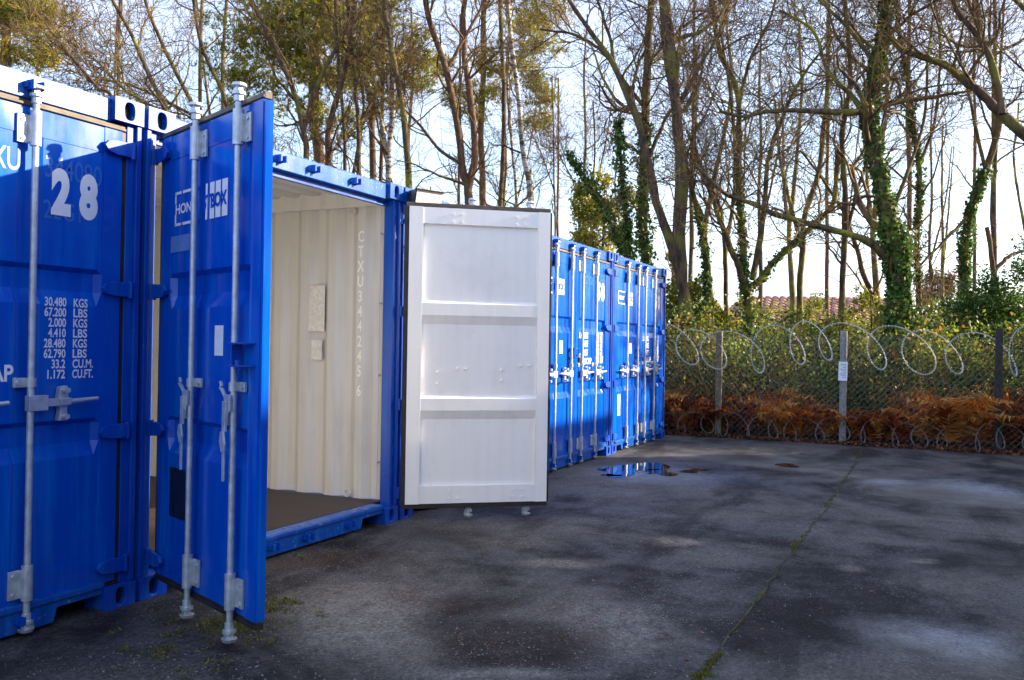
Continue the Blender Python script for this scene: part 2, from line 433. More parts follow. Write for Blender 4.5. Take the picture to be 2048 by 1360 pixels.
def blob(px, py, w, h, seed, z=0.004, n=40, irr=0.22):
    r = random.Random(seed)
    ph = [r.uniform(0, 6.28) for _ in range(6)]
    out = []
    for k in range(n):
        a = 2*PI*k/n
        f = 1+sum(irr/(j+1)*math.sin((j+2)*a+ph[j]) for j in range(5))
        p = ground(px+w/2*f*math.cos(a), py-h/2*f*math.sin(a))
        out.append((p[0], p[1]))
    return sheet('puddle', out[::-1] if False else out, z, M['water'])
blob(1262, 938, 118, 22, 31, irr=0.42)
blob(1320, 945, 60, 10, 33, irr=0.45)
blob(1385, 942, 50, 7, 2, irr=0.4)
blob(1573, 931, 44, 6, 5, irr=0.4)
blob(1222, 951, 40, 5, 9)

def crack(p0, p1, w, seed, mat, z=0.004, n=70, amp=0.012):
    r = random.Random(seed)
    a, b_ = np.array(p0[:2]), np.array(p1[:2]); d = (b_-a)/np.linalg.norm(b_-a); nrm = np.array([-d[1], d[0]])
    off = 0; L, R = [], []
    for k in range(n+1):
        off = off*0.85+r.uniform(-amp, amp)
        ww = w*r.uniform(0.3, 1.0)
        c_ = a+(b_-a)*k/n+nrm*off
        L.append(c_+nrm*ww); R.append(c_-nrm*ww)
    vs = [(p[0], p[1], z) for p in L]+[(p[0], p[1], z) for p in R]
    me = bpy.data.meshes.new('asphalt_joint')
    me.from_pydata(vs, [], [(i, n+1+i, n+2+i, i+1) for i in range(n)])
    return tag(link('asphalt_joint', me, mat), kind='structure')
J = [ground(1722, 899), ground(1700, 945), ground(1440, 1305), ground(1395, 1362), ground(1340, 1440)]
for i in range(len(J)-1): crack(J[i], J[i+1], 0.011, 3+i, M['joint'], n=50)
crack(ground(1300, 1003), ground(2100, 1083), 0.008, 20, M['joint'], n=110)

def tufts(name, pts, rad, hgt, n_each, mat, label=None):
    """many small blades round given points"""
    pts = np.asarray(pts); N = len(pts)*n_each
    c_ = np.repeat(pts, n_each, 0)+np.c_[rng.normal(0, rad, (N, 2)), np.zeros(N)]
    c_[:, 2] = 0.002
    d = rng.normal(0, 1, (N, 3)); d[:, 2] = np.abs(d[:, 2])*0.8+0.3; d /= np.linalg.norm(d, axis=1)[:, None]
    w = np.cross(d, rng.normal(0, 1, (N, 3))); w /= np.linalg.norm(w, axis=1)[:, None]
    L = hgt*rng.uniform(0.4, 1.2, N)[:, None]
    V = np.stack([c_-w*L*0.2, c_+w*L*0.2, c_+d*L], 1)
    return tag(mesh_np(name, V, np.arange(N*3).reshape(-1, 3), mat, attr=rng.uniform(0, 1, N)), kind='stuff')
mp = []
for k in range(260):
    t = rng.uniform(0, 1)**0.8
    i = min(len(J)-2, int(t*4)); s_ = rng.uniform()
    if rng.uniform() < 0.55 or (0.25 < t < 0.5): mp.append(J[i]*(1-s_)+J[i+1]*s_)
mp += [ground(1588, 1098+rng.normal(0, 9)) for _ in range(14)]+[ground(1405+rng.normal(0, 10), 1352) for _ in range(24)]
mp += [ground(1718+rng.normal(0, 3), 911) for _ in range(10)]
tufts('moss', mp, 0.010, 0.012, 26, M['moss'])
gp = []
for (px, py, s_, n) in [(480, 1245, 40, 50), (545, 1205, 22, 26), (430, 1262, 50, 30), (300, 1300, 60, 16), (590, 1090, 60, 20), (560, 1215, 30, 20), (350, 1320, 70, 14)]:
    gp += [ground(px+rng.normal(0, s_), py+rng.normal(0, s_*0.28)) for _ in range(n)]
tufts('moss', gp, 0.02, 0.018, 16, M['moss'])
# grit lying loose on the asphalt
def grit(name, P, S, mat):
    base = np.array([(1, 0, 0), (-1, 0, 0), (0, 1, 0), (0, -1, 0), (0, 0, .7), (0, 0, -.7)])
    N = len(P)
    V = base[None]*S[:, None, None]*rng.uniform(0.6, 1.4, (N, 6, 1))
    a = rng.uniform(0, 6.28, N); ca, sa = np.cos(a), np.sin(a)
    V = np.stack([V[..., 0]*ca[:, None]-V[..., 1]*sa[:, None], V[..., 0]*sa[:, None]+V[..., 1]*ca[:, None], V[..., 2]], -1)
    V += P[:, None, :]
    f = np.array([(0, 2, 4), (2, 1, 4), (1, 3, 4), (3, 0, 4), (2, 0, 5), (1, 2, 5), (3, 1, 5), (0, 3, 5)])
    FF = (f[None]+(np.arange(N)*6)[:, None, None]).reshape(-1, 3)
    return tag(mesh_np(name, V, FF, mat), kind='stuff')
P = []
for (px, py, sx, sy, n) in [(700, 1180, 130, 40, 900), (760, 1300, 200, 40, 1100), (250, 1330, 160, 25, 600), (1240, 1270, 130, 45, 900),
                            (1350, 1190, 120, 30, 300), (1000, 1345, 200, 30, 600), (1100, 1130, 300, 60, 250), (1600, 1200, 300, 90, 200), (620, 1100, 60, 15, 120)]:
    X = rng.normal(px, sx, n); Y = np.clip(rng.normal(py, sy, n), 900, 1600)
    for x, y in zip(X, Y):
        q = ground(x, y)
        if q[1] < -0.06 or q[0] > 9.9: P.append(q)
P = np.array(P); S_ = 0.0012+0.0045*rng.uniform(0, 1, len(P))**3.5; P[:, 2] = S_*0.3
grit('gravel', P, S_, M['stone'])
P = []
for (px, py, sx, sy, n) in [(830, 1195, 40, 14, 160), (1180, 1215, 110, 14, 150), (1190, 1260, 40, 20, 120), (960, 1290, 60, 14, 80), (1000, 1270, 160, 26, 200)]:
    P += [ground(x, y) for x, y in zip(rng.normal(px, sx, n), rng.normal(py, sy, n))]
P = np.array(P); S_ = rng.uniform(0.002, 0.0055, len(P)); P[:, 2] = S_*0.3
grit('gravel', P, S_, M['redstone'])

# ------------------------------------------------------------------ lettering
def text_mesh(s, h, sx=1.0, bold=0.0, align='LEFT', space=1.0):
    cu = bpy.data.curves.new('lettering', 'FONT')
    cu.body = s; cu.size = h/0.73; cu.offset = bold; cu.align_x = align; cu.space_character = space; cu.resolution_u = 4
    o = bpy.data.objects.new('lettering', cu)
    col.objects.link(o)
    dg = bpy.context.evaluated_depsgraph_get()
    me = bpy.data.meshes.new_from_object(o.evaluated_get(dg))
    bpy.data.objects.remove(o); bpy.data.curves.remove(cu)
    for v in me.vertices: v.co.x *= sx
    me.materials.clear()
    return me

def front_text(name, s, x, y, z, h, sx, mat, parent, bold=0.0, align='LEFT', space=1.0, width=None):
    """reads from the -y side; x, z the lower left corner (or right, by align)"""
    me = text_mesh(s, h, sx, bold, align, space)
    if width:
        xs = [v.co.x for v in me.vertices]; k = width/(max(xs)-min(xs)); x_ = min(xs) if align == 'LEFT' else max(xs)
        for v in me.vertices: v.co.x = (v.co.x-x_)*k
    o = link(name, me, mat, parent)
    o.location = (x, y, z); o.rotation_euler = (PI/2, 0, 0)
    return o

# ------------------------------------------------------------------ shipping containers
W, H, D = 2.438, 2.591, 6.058
PITCH_X = 2.4675
LX0, LX1 = 0.045, 1.150          # door leaf from pin
PINX, PINY = 0.060, 0.010
OUT = 0.022                      # outer face of the leaf behind pin
CH = [(1.735, 1.712, 1.62, 1.55), (1.0, 0.977, 0.885, 0.815)]   # pressed channels: top, floor top, floor bottom, bottom
RODS_ = ((0.515, 0.975), (0.545, 1.005))
RODS = RODS_[0]

def panel(mb, x0, x1, z0, z1, y, dep, th):
    zs = [z0]
    ys = {z0: 0.0}
    for t, ft, fb, bt in reversed(CH):
        for zz, dd in ((bt, 0), (fb, dep), (ft, dep), (t, 0)): zs.append(zz); ys[zz] = dd
    zs.append(z1); ys[z1] = 0.0
    gx = [(x0, 0), (x0+0.03, 1), (RODS[0]-0.065, 1), (RODS[0]-0.045, 2), (RODS[0]+0.045, 2), (RODS[0]+0.065, 1), (x1-0.03, 1), (x1, 0)]
    n = len(zs)
    vs = []
    for x, k in gx:
        for z in zs:
            dd = ys[z] if k else 0.0
            if k == 2: dd = max(dd, 0.010)
            vs.append((x, y+dd, z))
    m_ = len(gx)
    mb.add(vs, [(i*n+j, (i+1)*n+j, (i+1)*n+j+1, i*n+j+1) for i in range(m_-1) for j in range(n-1)], 0)
    vs = []
    for x in (x0, x1):
        for z in zs: vs.append((x, y+th+ys[z], z))
    mb.add(vs, [(j, j+1, n+j+1, n+j) for j in range(n-1)], 1)

def sleeve(mb, x, yc, z0, z1, side):
    r = 0.0245
    mb.tube([(x, yc, z0), (x, yc, z1)], r, 14)
    mb.box(min(x+side*0.012, x+side*0.075), max(x+side*0.012, x+side*0.075), OUT-0.010, OUT+0.002, z0+0.01, z1-0.02)
    mb.box(min(x+side*0.012, x+side*0.026), max(x+side*0.012, x+side*0.026), yc, OUT+0.001, z0+0.012, z1-0.022)
    for zz in (z0+0.03, z1-0.045):
        mb.tube([(x+side*0.052, OUT-0.016, zz), (x+side*0.052, OUT-0.004, zz)], 0.010, 8)

def make_door(parent, mirror, opened):
    """one leaf, local x from the pin; mirror for the right-hand leaf"""
    global RODS
    RODS = RODS_[1 if mirror else 0]
    sg = -1 if mirror else 1
    mb = MB()
    T = 0.05
    a, b_ = OUT, OUT+T
    mb.box(LX0, LX0+0.105, a, b_, 0.165, 2.452, back=1)
    mb.box(LX1-0.095, LX1, a, b_, 0.165, 2.452, back=1)
    mb.box(LX0+0.105, LX1-0.095, a+0.003, b_-0.006, 2.325, 2.450, back=1)
    mb.box(LX0+0.105, LX1-0.095, a+0.003, b_-0.006, 0.167, 0.30, back=1)
    panel(mb, LX0+0.105, LX1-0.095, 0.30, 2.325, a+0.006, 0.028, 0.015)
    mb.box(LX0+0.1052, LX0+0.1065, a+0.022, b_-0.0004, 0.168, 2.449, 1)
    mb.box(LX1-0.0965, LX1-0.0952, a+0.022, b_-0.0004, 0.168, 2.449, 1)
    mb.box(LX0+0.107, LX1-0.097, a+0.022, b_-0.0064, 2.3235, 2.3248, 1)
    mb.box(LX0+0.107, LX1-0.097, a+0.022, b_-0.0064, 0.3002, 0.3015, 1)
    d = mb.build('door', [M['blue'], M['white']], parent, bevel=0.003, mirror=mirror, fixn=False)
    bm = bmesh.new(); bm.from_mesh(d.data)
    # orient: white faces towards +y, others outwards
    for f in bm.faces:
        f.normal_update()
    me = d.data
    bm.free()
    if mirror: me.flip_normals()
    def sub(name, mb_, mat, bevel=0.0): return mb_.build(name, mat, d, bevel, mirror=mirror)
    # rubber seal round the leaf
    g_ = MB()
    g_.box(LX0-0.02, LX1+0.006, a+0.004, b_-0.010, 2.4525, 2.484); g_.box(LX0-0.02, LX1+0.006, a-0.004, a+0.0035, 2.456, 2.470)
    o_ = g_.build('door_seal', M['rubber_brown'], d, 0.003, mirror=mirror)
    g_ = MB()
    g_.box(LX0-0.02, LX1+0.006, a+0.004, b_-0.010, 0.13, 0.1645); g_.box(LX0-0.02, LX1+0.006, a-0.004, a+0.0035, 0.14, 0.154)
    g_.box(LX0-0.032, LX0-0.0005, a+0.004, b_-0.006, 0.1655, 2.4515)
    if mirror: g_.box(LX1+0.0005, LX1+0.016, a+0.012, b_-0.004, 0.1655, 2.4515)
    g_.build('door_seal', M['rubber'], d, 0.002, mirror=mirror)
    if not mirror:      # overlap strip on the free edge
        g_ = MB(); g_.box(LX1+0.0005, LX1+0.02, a+0.004, a+0.014, 0.18, 2.44); sub('edge_strip', g_, M['blue'])
    yc = a-0.030
    for k, rx in enumerate(RODS):
        r_ = MB(); r_.tube([(rx, yc, 0.12), (rx, yc, 2.48)], 0.0150, 12)
        for z in (0.100, 2.495):       # cams
            sgn = 1 if z > 1 else -1
            pts = [(rx, yc, z-sgn*0.03), (rx, yc, z), (rx, yc, z), (rx, yc, z+sgn*0.014), (rx, yc, z+sgn*0.014), (rx, yc, z+sgn*0.038), (rx, yc, z+sgn*0.038), (rx, yc, z+sgn*0.052)]
            r_.tube(pts, [0.021, 0.021, 0.030, 0.030, 0.016, 0.016, 0.036, 0.030], 10, smooth=False)
            r_.box(rx-0.034, rx+0.016, yc-0.010, yc+0.012, min(z+sgn*0.016, z+sgn*0.036), max(z+sgn*0.016, z+sgn*0.036))
        r_.build('lock_rod', M['galv'], d, 0, mirror=mirror)
        for z0, z1 in ((2.27, 2.43), (0.19, 0.35)):
            s_ = MB(); sleeve(s_, rx, yc, z0, z1, 1); sub('rod_bracket', s_, M['galv'], 0.002)
        s_ = MB(); s_.tube([(rx, yc, 1.165), (rx, yc, 1.205)], 0.022, 12)
        s_.box(rx-0.002, rx+0.07, a-0.012, a+0.001, 1.163, 1.207); s_.box(rx+0.005, rx+0.018, yc, a, 1.164, 1.206); s_.tube([(rx+0.05, a-0.02, 1.185), (rx+0.05, a-0.01, 1.185)], 0.011, 8)
        sub('rod_bracket', s_, M['galv'], 0.002)
        # handle and its catch
        h_ = MB()
        if opened:
            h_.box(rx-0.034, rx+0.022, yc-0.030, yc-0.018, 1.075, 1.15)
            h_.box(rx-0.026, rx+0.006, yc-0.042, yc-0.031, 0.985, 1.12)
            h_.prism([(rx-0.024, 0.985), (rx+0.004, 0.985), (rx+0.018, 0.93), (rx+0.012, 0.895), (rx-0.014, 0.895), (rx-0.034, 0.94)], yc-0.050, yc-0.040)
            h_.box(rx-0.012, rx+0.008, yc-0.046, yc-0.038, 0.765, 0.895)
        else:
            h_.box(rx-0.075, rx+0.020, yc-0.022, yc+0.012, 1.055, 1.125)
            h_.box(rx-0.20, rx-0.06, yc-0.016, yc-0.006, 1.072, 1.108)
            h_.prism([(rx-0.20, 1.105), (rx-0.13, 1.105), (rx-0.14, 1.075), (rx-0.19, 1.075)], yc-0.026, yc-0.016)
            h_.tube([(rx-0.19, yc-0.012, 1.090), (rx-0.345, yc-0.014, 1.098)], [0.013, 0.010], 8)
        sub('handle', h_, M['galv'], 0.002)
        c_ = MB()
        hx = rx-0.17
        if opened:
            hx = rx-0.10
            pts = [(hx-0.03, a-0.03, 1.175), (hx+0.0, a-0.035, 1.165), (hx+0.022, a-0.03, 1.135), (hx+0.022, a-0.02, 1.06), (hx+0.012, a-0.01, 1.02)]
            c_.tube(pts, 0.009, 8)
            ring = [(hx-0.045+0.024*math.cos(w), a-0.03, 1.182+0.022*math.sin(w)) for w in np.linspace(0, 2*PI, 13)]
            c_.tube(ring, 0.008, 6, cap=False)
            c_.box(hx-0.01, hx+0.028, a-0.022, a-0.001, 1.005, 1.06)
        else:
            c_.prism([(hx-0.024, 1.00), (hx+0.024, 1.00), (hx+0.018, 1.05), (hx+0.03, 1.09), (hx+0.018, 1.16), (hx-0.018, 1.165), (hx-0.028, 1.09), (hx-0.018, 1.05)], yc-0.002, a-0.001)
            c_.tube([(hx, yc-0.034, 1.145), (hx, yc-0.004, 1.145)], 0.013, 8); c_.tube([(hx, yc-0.03, 1.02), (hx, yc-0.004, 1.02)], 0.013, 8)
        sub('handle_catch', c_, M['galv'], 0.002)
    for z in (0.245, 0.925, 1.645, 2.36):
        h_ = MB()
        n = 7
        poly = [(0.0, z+0.036), (0.10, z+0.036), (0.15, z+0.026), (0.172, z+0.0), (0.15, z-0.026), (0.10, z-0.036), (0.0, z-0.036)]
        h_.prism(poly, -0.010, 0.006)
        h_.box(0.075, 0.15, 0.0062, a-0.0005, z-0.022, z+0.022)
        h_.tube([(0, 0.0, z-0.042), (0, 0.0, z+0.042)], 0.014, 10)
        sub('hinge', h_, M['blue2'], 0.002)
    # bolts seen on the inside
    if opened and mirror:
        for bx in (0.38, 0.45, 0.88, 0.955):
            for z in (2.345, 2.405, 0.205, 0.265):
                bo = MB(); bo.tube([(bx, b_-0.006, z), (bx, b_+0.002, z)], 0.009, 8); sub('bolt', bo, M['white'])
        for (bx, z) in ((0.28, 1.175), (0.28, 1.09), (0.43, 1.205), (0.50, 1.205), (0.78, 1.20), (0.78, 1.115), (0.93, 1.235), (1.0, 1.235)):
            bo = MB(); bo.tube([(bx, a+0.018, z), (bx, a+0.042, z)], [0.009, 0.008], 10); sub('bolt', bo, M['white'])
    if not mirror:
        lb = MB()
        lb.box(0.992, 1.12, a-0.075, a-0.001, 1.375, 1.383); lb.box(0.992, 1.12, a-0.075, a-0.001, 1.275, 1.283)
        lb.box(0.992, 1.000, a-0.055, a-0.001, 1.2835, 1.3745); lb.tube([(1.07, a-0.06, 1.282), (1.07, a-0.06, 1.305)], 0.012, 8)
        sub('lock_box', lb, M['blue2'], 0.002)
    return d

def casting(mb, x0, x1, y0, y1, z0, z1, mi=0, hw=0.03, hh=0.045):
    """corner casting: front face pierced by an oval hole, a shallow recess backed by painted shade"""
    mb.add([(x0, y0, z0), (x1, y0, z0), (x1, y1, z0), (x0, y1, z0), (x0, y0, z1), (x1, y0, z1), (x1, y1, z1), (x0, y1, z1)],
           [(3, 2, 1, 0), (4, 5, 6, 7), (1, 2, 6, 5), (3, 0, 4, 7), (2, 3, 7, 6)], mi)
    xc, zc = (x0+x1)/2, (z0+z1)/2
    n = 24
    ov, rc, bk = [], [], []
    for k in range(n):
        w = 2*PI*k/n+PI/4
        ca, sa = math.cos(w), math.sin(w)
        ox = hw*math.copysign(abs(ca)**0.7, ca); oz = hh*math.copysign(abs(sa)**0.85, sa)
        s_ = min((x1-x0)/2/max(abs(ca), 1e-6), (z1-z0)/2/max(abs(sa), 1e-6))
        q = max(abs(ca), abs(sa))
        rc.append((xc+(x1-x0)/2*ca/q, y0, zc+(z1-z0)/2*sa/q)); ov.append((xc+ox, y0, zc+oz)); bk.append((xc+ox, y0+0.035, zc+oz))
    mb.add(rc+ov+bk, [(k, (k+1) % n, n+(k+1) % n, n+k) for k in range(n)]+[(n+k, n+(k+1) % n, 2*n+(k+1) % n, 2*n+k) for k in range(n)], mi)
    mb.add(bk, [tuple(range(n))], 1)

def corr_wall(mb, y0, y1, z0, z1, xin, dirn, mi_in, mi_out, pitch=0.278, dep=0.036, phase=0.0, axis='y'):
    """trapezoid corrugated sheet; xin the plane nearest the inside, dirn the outward sign"""
    prof = []
    yy = y0-pitch+phase
    while yy < y1+pitch:
        for f, dd in ((0, 0), (0.072, 0), (0.140, 1), (0.212, 1)):
            prof.append((yy+f, dd))
        yy += pitch
    pr = [(min(max(q, y0), y1), dd) for q, dd in prof if y0-0.06 < q < y1+0.06]
    for off, mi, flip in ((0.0, mi_in, False), (0.004*dirn, mi_out, True)):
        vs = []
        for q, dd in pr:
            c_ = xin+dirn*dep*dd+off
            for z in (z0, z1): vs.append((c_, q, z) if axis == 'y' else (q, c_, z))
        mb.add(vs, [(2*i, 2*i+1, 2*i+3, 2*i+2) for i in range(len(pr)-1)], mi)

def make_container(openings=(None, None), label='', inner=False):
    root = empty('shipping_container')
    tag(root, label, 'container', 'blue storage containers in the row')
    for x0 in (0, W-0.178):
        for y0 in (0, D-0.162):
            for z0 in (0, H-0.118):
                cb = MB(); casting(cb, x0, x0+0.178, y0, y0+0.162, z0, z0+0.118)
                cb.build('corner_casting', [M['blue2'] if z0 == 0 else M['bluelit'], M['dark']], root, 0.004, fixn=True)
    for x0, x1 in ((0.002, 0.080), (W-0.080, W-0.002)):
        pm = MB()
        pm.box(x0, x1, 0.030, 0.12, 0.118, H-0.118)
        lip = (x0, x0+0.03) if x0 < 1 else (x1-0.03, x1)
        pm.box(lip[0], lip[1], 0.012, 0.0295, 0.12, H-0.12)
        pm.build('corner_post', M['blue2'], root, 0.004)
        pb = MB(); pb.box(x0, x1-0.02, D-0.10, D-0.01, 0.118, H-0.118); pb.build('corner_post', M['blue2'], root)
    hd = MB()
    hd.box(0.1785, W-0.1785, 0.030, 0.115, 2.4625, 2.578)
    hd.box(0.1785, W-0.1785, 0.050, 0.1145, 2.44, 2.4855) if False else None
    for k in range(24): hd.box(0.22+k*0.084, 0.26+k*0.084, 0.045, 0.075, 2.5783, 2.5875)
    hd.build('door_header', M['bluelit'], root, 0.004)
    hb = MB(); hb.box(0.081, W-0.081, 0.082, 0.117, 2.425, 2.462); hb.build('header_return', M['blue2'], root)
    sm = MB()
    zb = 0.018
    sm.prism([(0.1785, 0.085), (0.43, 0.085), (0.45, zb), (W-0.45, zb), (W-0.43, 0.085), (W-0.1785, 0.085), (W-0.1785, 0.150), (0.1785, 0.150)], 0.024, 0.130)
    sm.box(0.1785, W-0.1785, 0.012, 0.0235, 0.118, 0.146)
    sm.build('door_sill', M['bluelit'], root, 0.004)
    # cam keepers on header and sill
    for s_ in (0, 1):
        for rx in RODS_[s_]:
            x = PINX+rx if s_ == 0 else W-PINX-rx
            for zc in (2.520, 0.078):
                k_ = MB()
                for dx in (-0.034, 0.018): k_.prism([(x+dx, zc-0.022), (x+dx+0.016, zc-0.016), (x+dx+0.016, zc+0.018), (x+dx, zc+0.024)], -0.024, 0.028)
                k_.box(x-0.045, x+0.045, 0.004, 0.0285, zc-0.013, zc+0.013)
                k_.build('cam_keeper', M['blue2'], root, 0.002)
    # shell
    for side in (0, 1):
        wm_ = MB()
        xin = 0.045 if side == 0 else W-0.045
        corr_wall(wm_, 0.121, D-0.101, 0.15, 2.50, xin, -1 if side == 0 else 1, 0, 1, phase=0.20, dep=0.045)
        wm_.build('side_wall', [M['cream'], M['blue']], root)
        rl = MB(); x0, x1 = (0.004, 0.064) if side == 0 else (W-0.064, W-0.004)
        rl.box(x0, x1, 0.163, D-0.163, 2.501, 2.572); rl.box(x0, x1, 0.163, D-0.163, 0.05, 0.1495)
        rl.build('side_rail', [M['blue2']], root)
        if inner:
            ci = MB(); xa = 0.066 if side == 0 else W-0.078
            ci.box(xa, xa+0.012, 0.121, D-0.12, 2.44, 2.5715)
            ci.build('top_lining', M['cream'], root)
            ls = MB(); xa = 0.075 if side == 0 else W-0.075
            ls.tube([(xa, 0.155, 0.17), (xa, 0.155, 2.43)], 0.007, 6)
            for z in (0.45, 1.12, 1.68, 2.22): ls.box(xa-0.018, xa+0.03, 0.145, 0.165, z-0.006, z+0.006)
            ls.build('lashing_bar', M['cream'], root)
            for z in (0.19, 2.40):
                lr = MB(); lr.tube([(xa+0.01*(1 if side == 0 else -1), 0.42+0.028*math.cos(w), z+0.028*math.sin(w)) for w in np.linspace(0, 2*PI, 13)], 0.007, 6, cap=False)
                lr.build('lashing_ring', M['galv'] if z < 1 else M['cream'], root)
    ew = MB(); corr_wall(ew, 0.08, W-0.08, 0.15, 2.50, D-0.07, 1, 0, 1, phase=0.1, axis='x'); ew.build('end_wall', [M['cream'], M['blue']], root)
    rf = MB()
    pr = []
    y = 0.116
    while y < D-0.12:
        for f, dd in ((0, 0), (0.09, 0), (0.11, 1), (0.19, 1)):
            if y+f < D-0.12: pr.append((y+f, dd))
        y += 0.21
    for off, mi in ((0, 0), (0.004, 1)):
        vs = []
        for q, dd in pr:
            for x in (0.066, W-0.066): vs.append((x, q, 2.550+0.02*dd+off))
        rf.add(vs, [(2*i, 2*i+2, 2*i+3, 2*i+1) for i in range(len(pr)-1)], mi)
    rf.build('roof', [M['cream'], M['blue']], root)
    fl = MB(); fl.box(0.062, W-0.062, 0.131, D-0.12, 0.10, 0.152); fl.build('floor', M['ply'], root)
    for s_ in (0, 1):
        d = make_door(root, s_ == 1, openings[s_] is not None)
        d.location = (PINX if s_ == 0 else W-PINX, PINY, -0.025)
        if openings[s_] is not None and s_ == 1: d.location.x = W-0.022; d.location.y = -0.01; d.scale.x = 1.012
        if openings[s_] is not None: d.rotation_euler.z = math.radians(-openings[s_] if s_ == 0 else openings[s_])
        (d_left if s_ == 0 else d_right).append(d)
    return root
d_left, d_right = [], []

TY = OUT+0.006-0.0015
def marks_right(door, number):
    """weights and the yard number on a right-hand leaf (local x runs negative from the pin)"""
    rows = [('30.480', 'KGS'), ('67.200', 'LBS'), ('2.000', 'KGS'), ('4.410', 'LBS'), ('28.480', 'KGS'), ('62.790', 'LBS'), ('33.2', 'CU.M.'), ('1.172', 'CU.FT.')]
    for i, (a, b_) in enumerate(rows):
        z = 1.544-i*0.0492
        wa = 0.022*len(a)-0.012
        front_text('weight_marking', a, -0.345, TY, z, 0.042, 0.60, M['decal'], door, 0.0014, 'RIGHT', width=wa*0.95)
        front_text('weight_marking', b_, -0.306, TY, z, 0.042, 0.60, M['decal'], door, 0.0014, width=0.026*len(b_) if len(b_) == 3 else 0.115)
    for t_, z in (('MAX.GROSS', 1.50), ('TARE', 1.40), ('NET', 1.295), ('CU.CAP.', 1.194)):
        front_text('weight_marking', t_, -0.591 if t_[0] == 'C' else -0.73, TY, z, 0.075, 0.60, M['decal'], door, 0.003, 'RIGHT', width=0.047*len(t_))
    front_text('yard_number', number[0], -0.437, TY-0.001, 1.992, 0.202, 0.66, M['decal'], door, 0.017, width=0.105)
    front_text('yard_number', number[1], -0.287, TY-0.001, 1.992, 0.202, 0.66, M['decal'], door, 0.017, width=0.105)
    front_text('faded_marking', 'CTXU', -0.594, TY, 2.150, 0.104, 0.66, M['ghost'], door, 0.002, 'RIGHT', width=0.27)
    front_text('faded_marking', '344090', -0.469, TY, 2.150, 0.104, 0.60, M['ghost'], door, 0.001, width=0.308)
    front_text('faded_marking', '22G1', -0.476, TY, 1.955, 0.09, 0.60, M['ghost'], door, 0.001, width=0.2)

def flat(name, x0, x1, z0, z1, mat, parent, y=TY-0.001):
    mb = MB(); mb.box(x0, x1, y-0.0015, y, z0, z1); return mb.build(name, mat, parent)

def marks_left(door, plate=True, dark=True):
    # logo: broken bracket frame, lettering, block of bars carrying negative lettering
    fx0, fx1, z0, z1 = 0.205, 0.81, 1.975, 2.15
    for (a, b_, c_, e_) in ((fx0, fx0+0.075, z1-0.014, z1), (fx0, fx0+0.014, z1-0.06, z1), (fx0+0.095, fx0+0.21, z1-0.014, z1), (fx0+0.22, fx0+0.27, z1-0.014, z1),
                           (fx0, fx0+0.075, z0, z0+0.014), (fx0, fx0+0.014, z0, z0+0.06), (fx0+0.095, fx0+0.21, z0, z0+0.014), (fx0+0.22, fx0+0.27, z0, z0+0.014)):
        flat('logo_stroke', a, b_, c_, e_, M['decal'], door)
    front_text('logo_lettering', 'HONT', fx0+0.002, TY, 2.038, 0.050, 0.85, M['decal'], door, 0.002, width=0.25)
    for i, (a, b_) in enumerate(((0.572, 0.592), (0.620, 0.668), (0.682, 0.736), (0.752, 0.81))):
        flat('logo_bar', a, b_, z0+(0.0 if i else 0.0), z1, M['decal'], door)
    front_text('logo_lettering', 'STBOX', 0.545, TY-0.0045, 2.030, 0.066, 0.92, M['blue'], door, 0.004, width=0.262)
    flat('label_sticker', 0.700, 0.790, 1.32, 1.462, M['paper'], door)
    if dark:
        flat('pale_sticker', 0.158, 0.395, 1.842, 1.925, M['ghostgrey'], door)
        flat('data_plate', 0.200, 0.400, 0.49, 0.74, M['plate'], door)
    else:
        flat('label_sticker', 0.24, 0.34, 0.50, 0.78, M['paper'], door)

A = make_container(label='nearest blue container at the left edge, doors shut and marked with a big white 28')
A.location = (-PITCH_X+0.015, 0, 0)
dl, dr = d_left[-1], d_right[-1]
tbl = None
CC = copy_tree(A); CC['label'] = 'shut blue container mostly hidden behind the open white door leaf'
DD = copy_tree(A); DD['label'] = 'shut blue container marked with a white 58, with a black padlock on its lock box'
EE = copy_tree(A); EE['label'] = 'shut blue container at the far end of the row beside the wire fence, marked 60'
for o_, k in ((CC, 1), (DD, 2), (EE, 3)): o_.location = (k*PITCH_X+0.015, 0, 0)
def doors_of(r):
    ds = [c_ for c_ in kids(r) if c_.name.startswith('door') and not c_.name.startswith(('door_h', 'door_s'))]
    ds.sort(key=lambda c_: c_.location.x)
    return ds
for r_, num in ((A, '28'), (CC, '56'), (DD, '58'), (EE, '60')):
    l_, rr_ = doors_of(r_)
    marks_left(l_, dark=False); marks_right(rr_, num)
B = make_container((111.0, 128.5), 'open blue container with a cream interior and both its doors swung wide', True)
B.location = (0.015, 0, 0)
marks_left(d_left[-1])
# writing and stickers on the inner right wall of the open container
XI = W-0.045-0.0015
def wall_text(name, s, y, z, h, sx, mat, bold=0.0):
    me = text_mesh(s, h, sx, bold, 'CENTER')
    o = link(name, me, mat, B)
    o.matrix_local = Matrix(((0, 0, -1, XI), (-1, 0, 0, y), (0, 1, 0, z), (0, 0, 0, 1)))
    return o
for i, ch_ in enumerate('CTXU344245'): wall_text('wall_marking', ch_, 0.357, 2.17-i*0.118, 0.088, 0.70, M['greydecal'], 0.0025)
wall_text('wall_marking', '6', 0.357, 0.955, 0.088, 0.70, M['greydecal'], 0.0025)
for (y0, y1, z0, z1) in ((0.70, 0.86, 1.46, 1.83), (0.72, 0.83, 1.23, 1.39)):
    mb = MB(); mb.box(XI-0.003, XI-0.001, y0, y1, z0, z1); mb.build('wall_sticker', M['softpaper'], B)

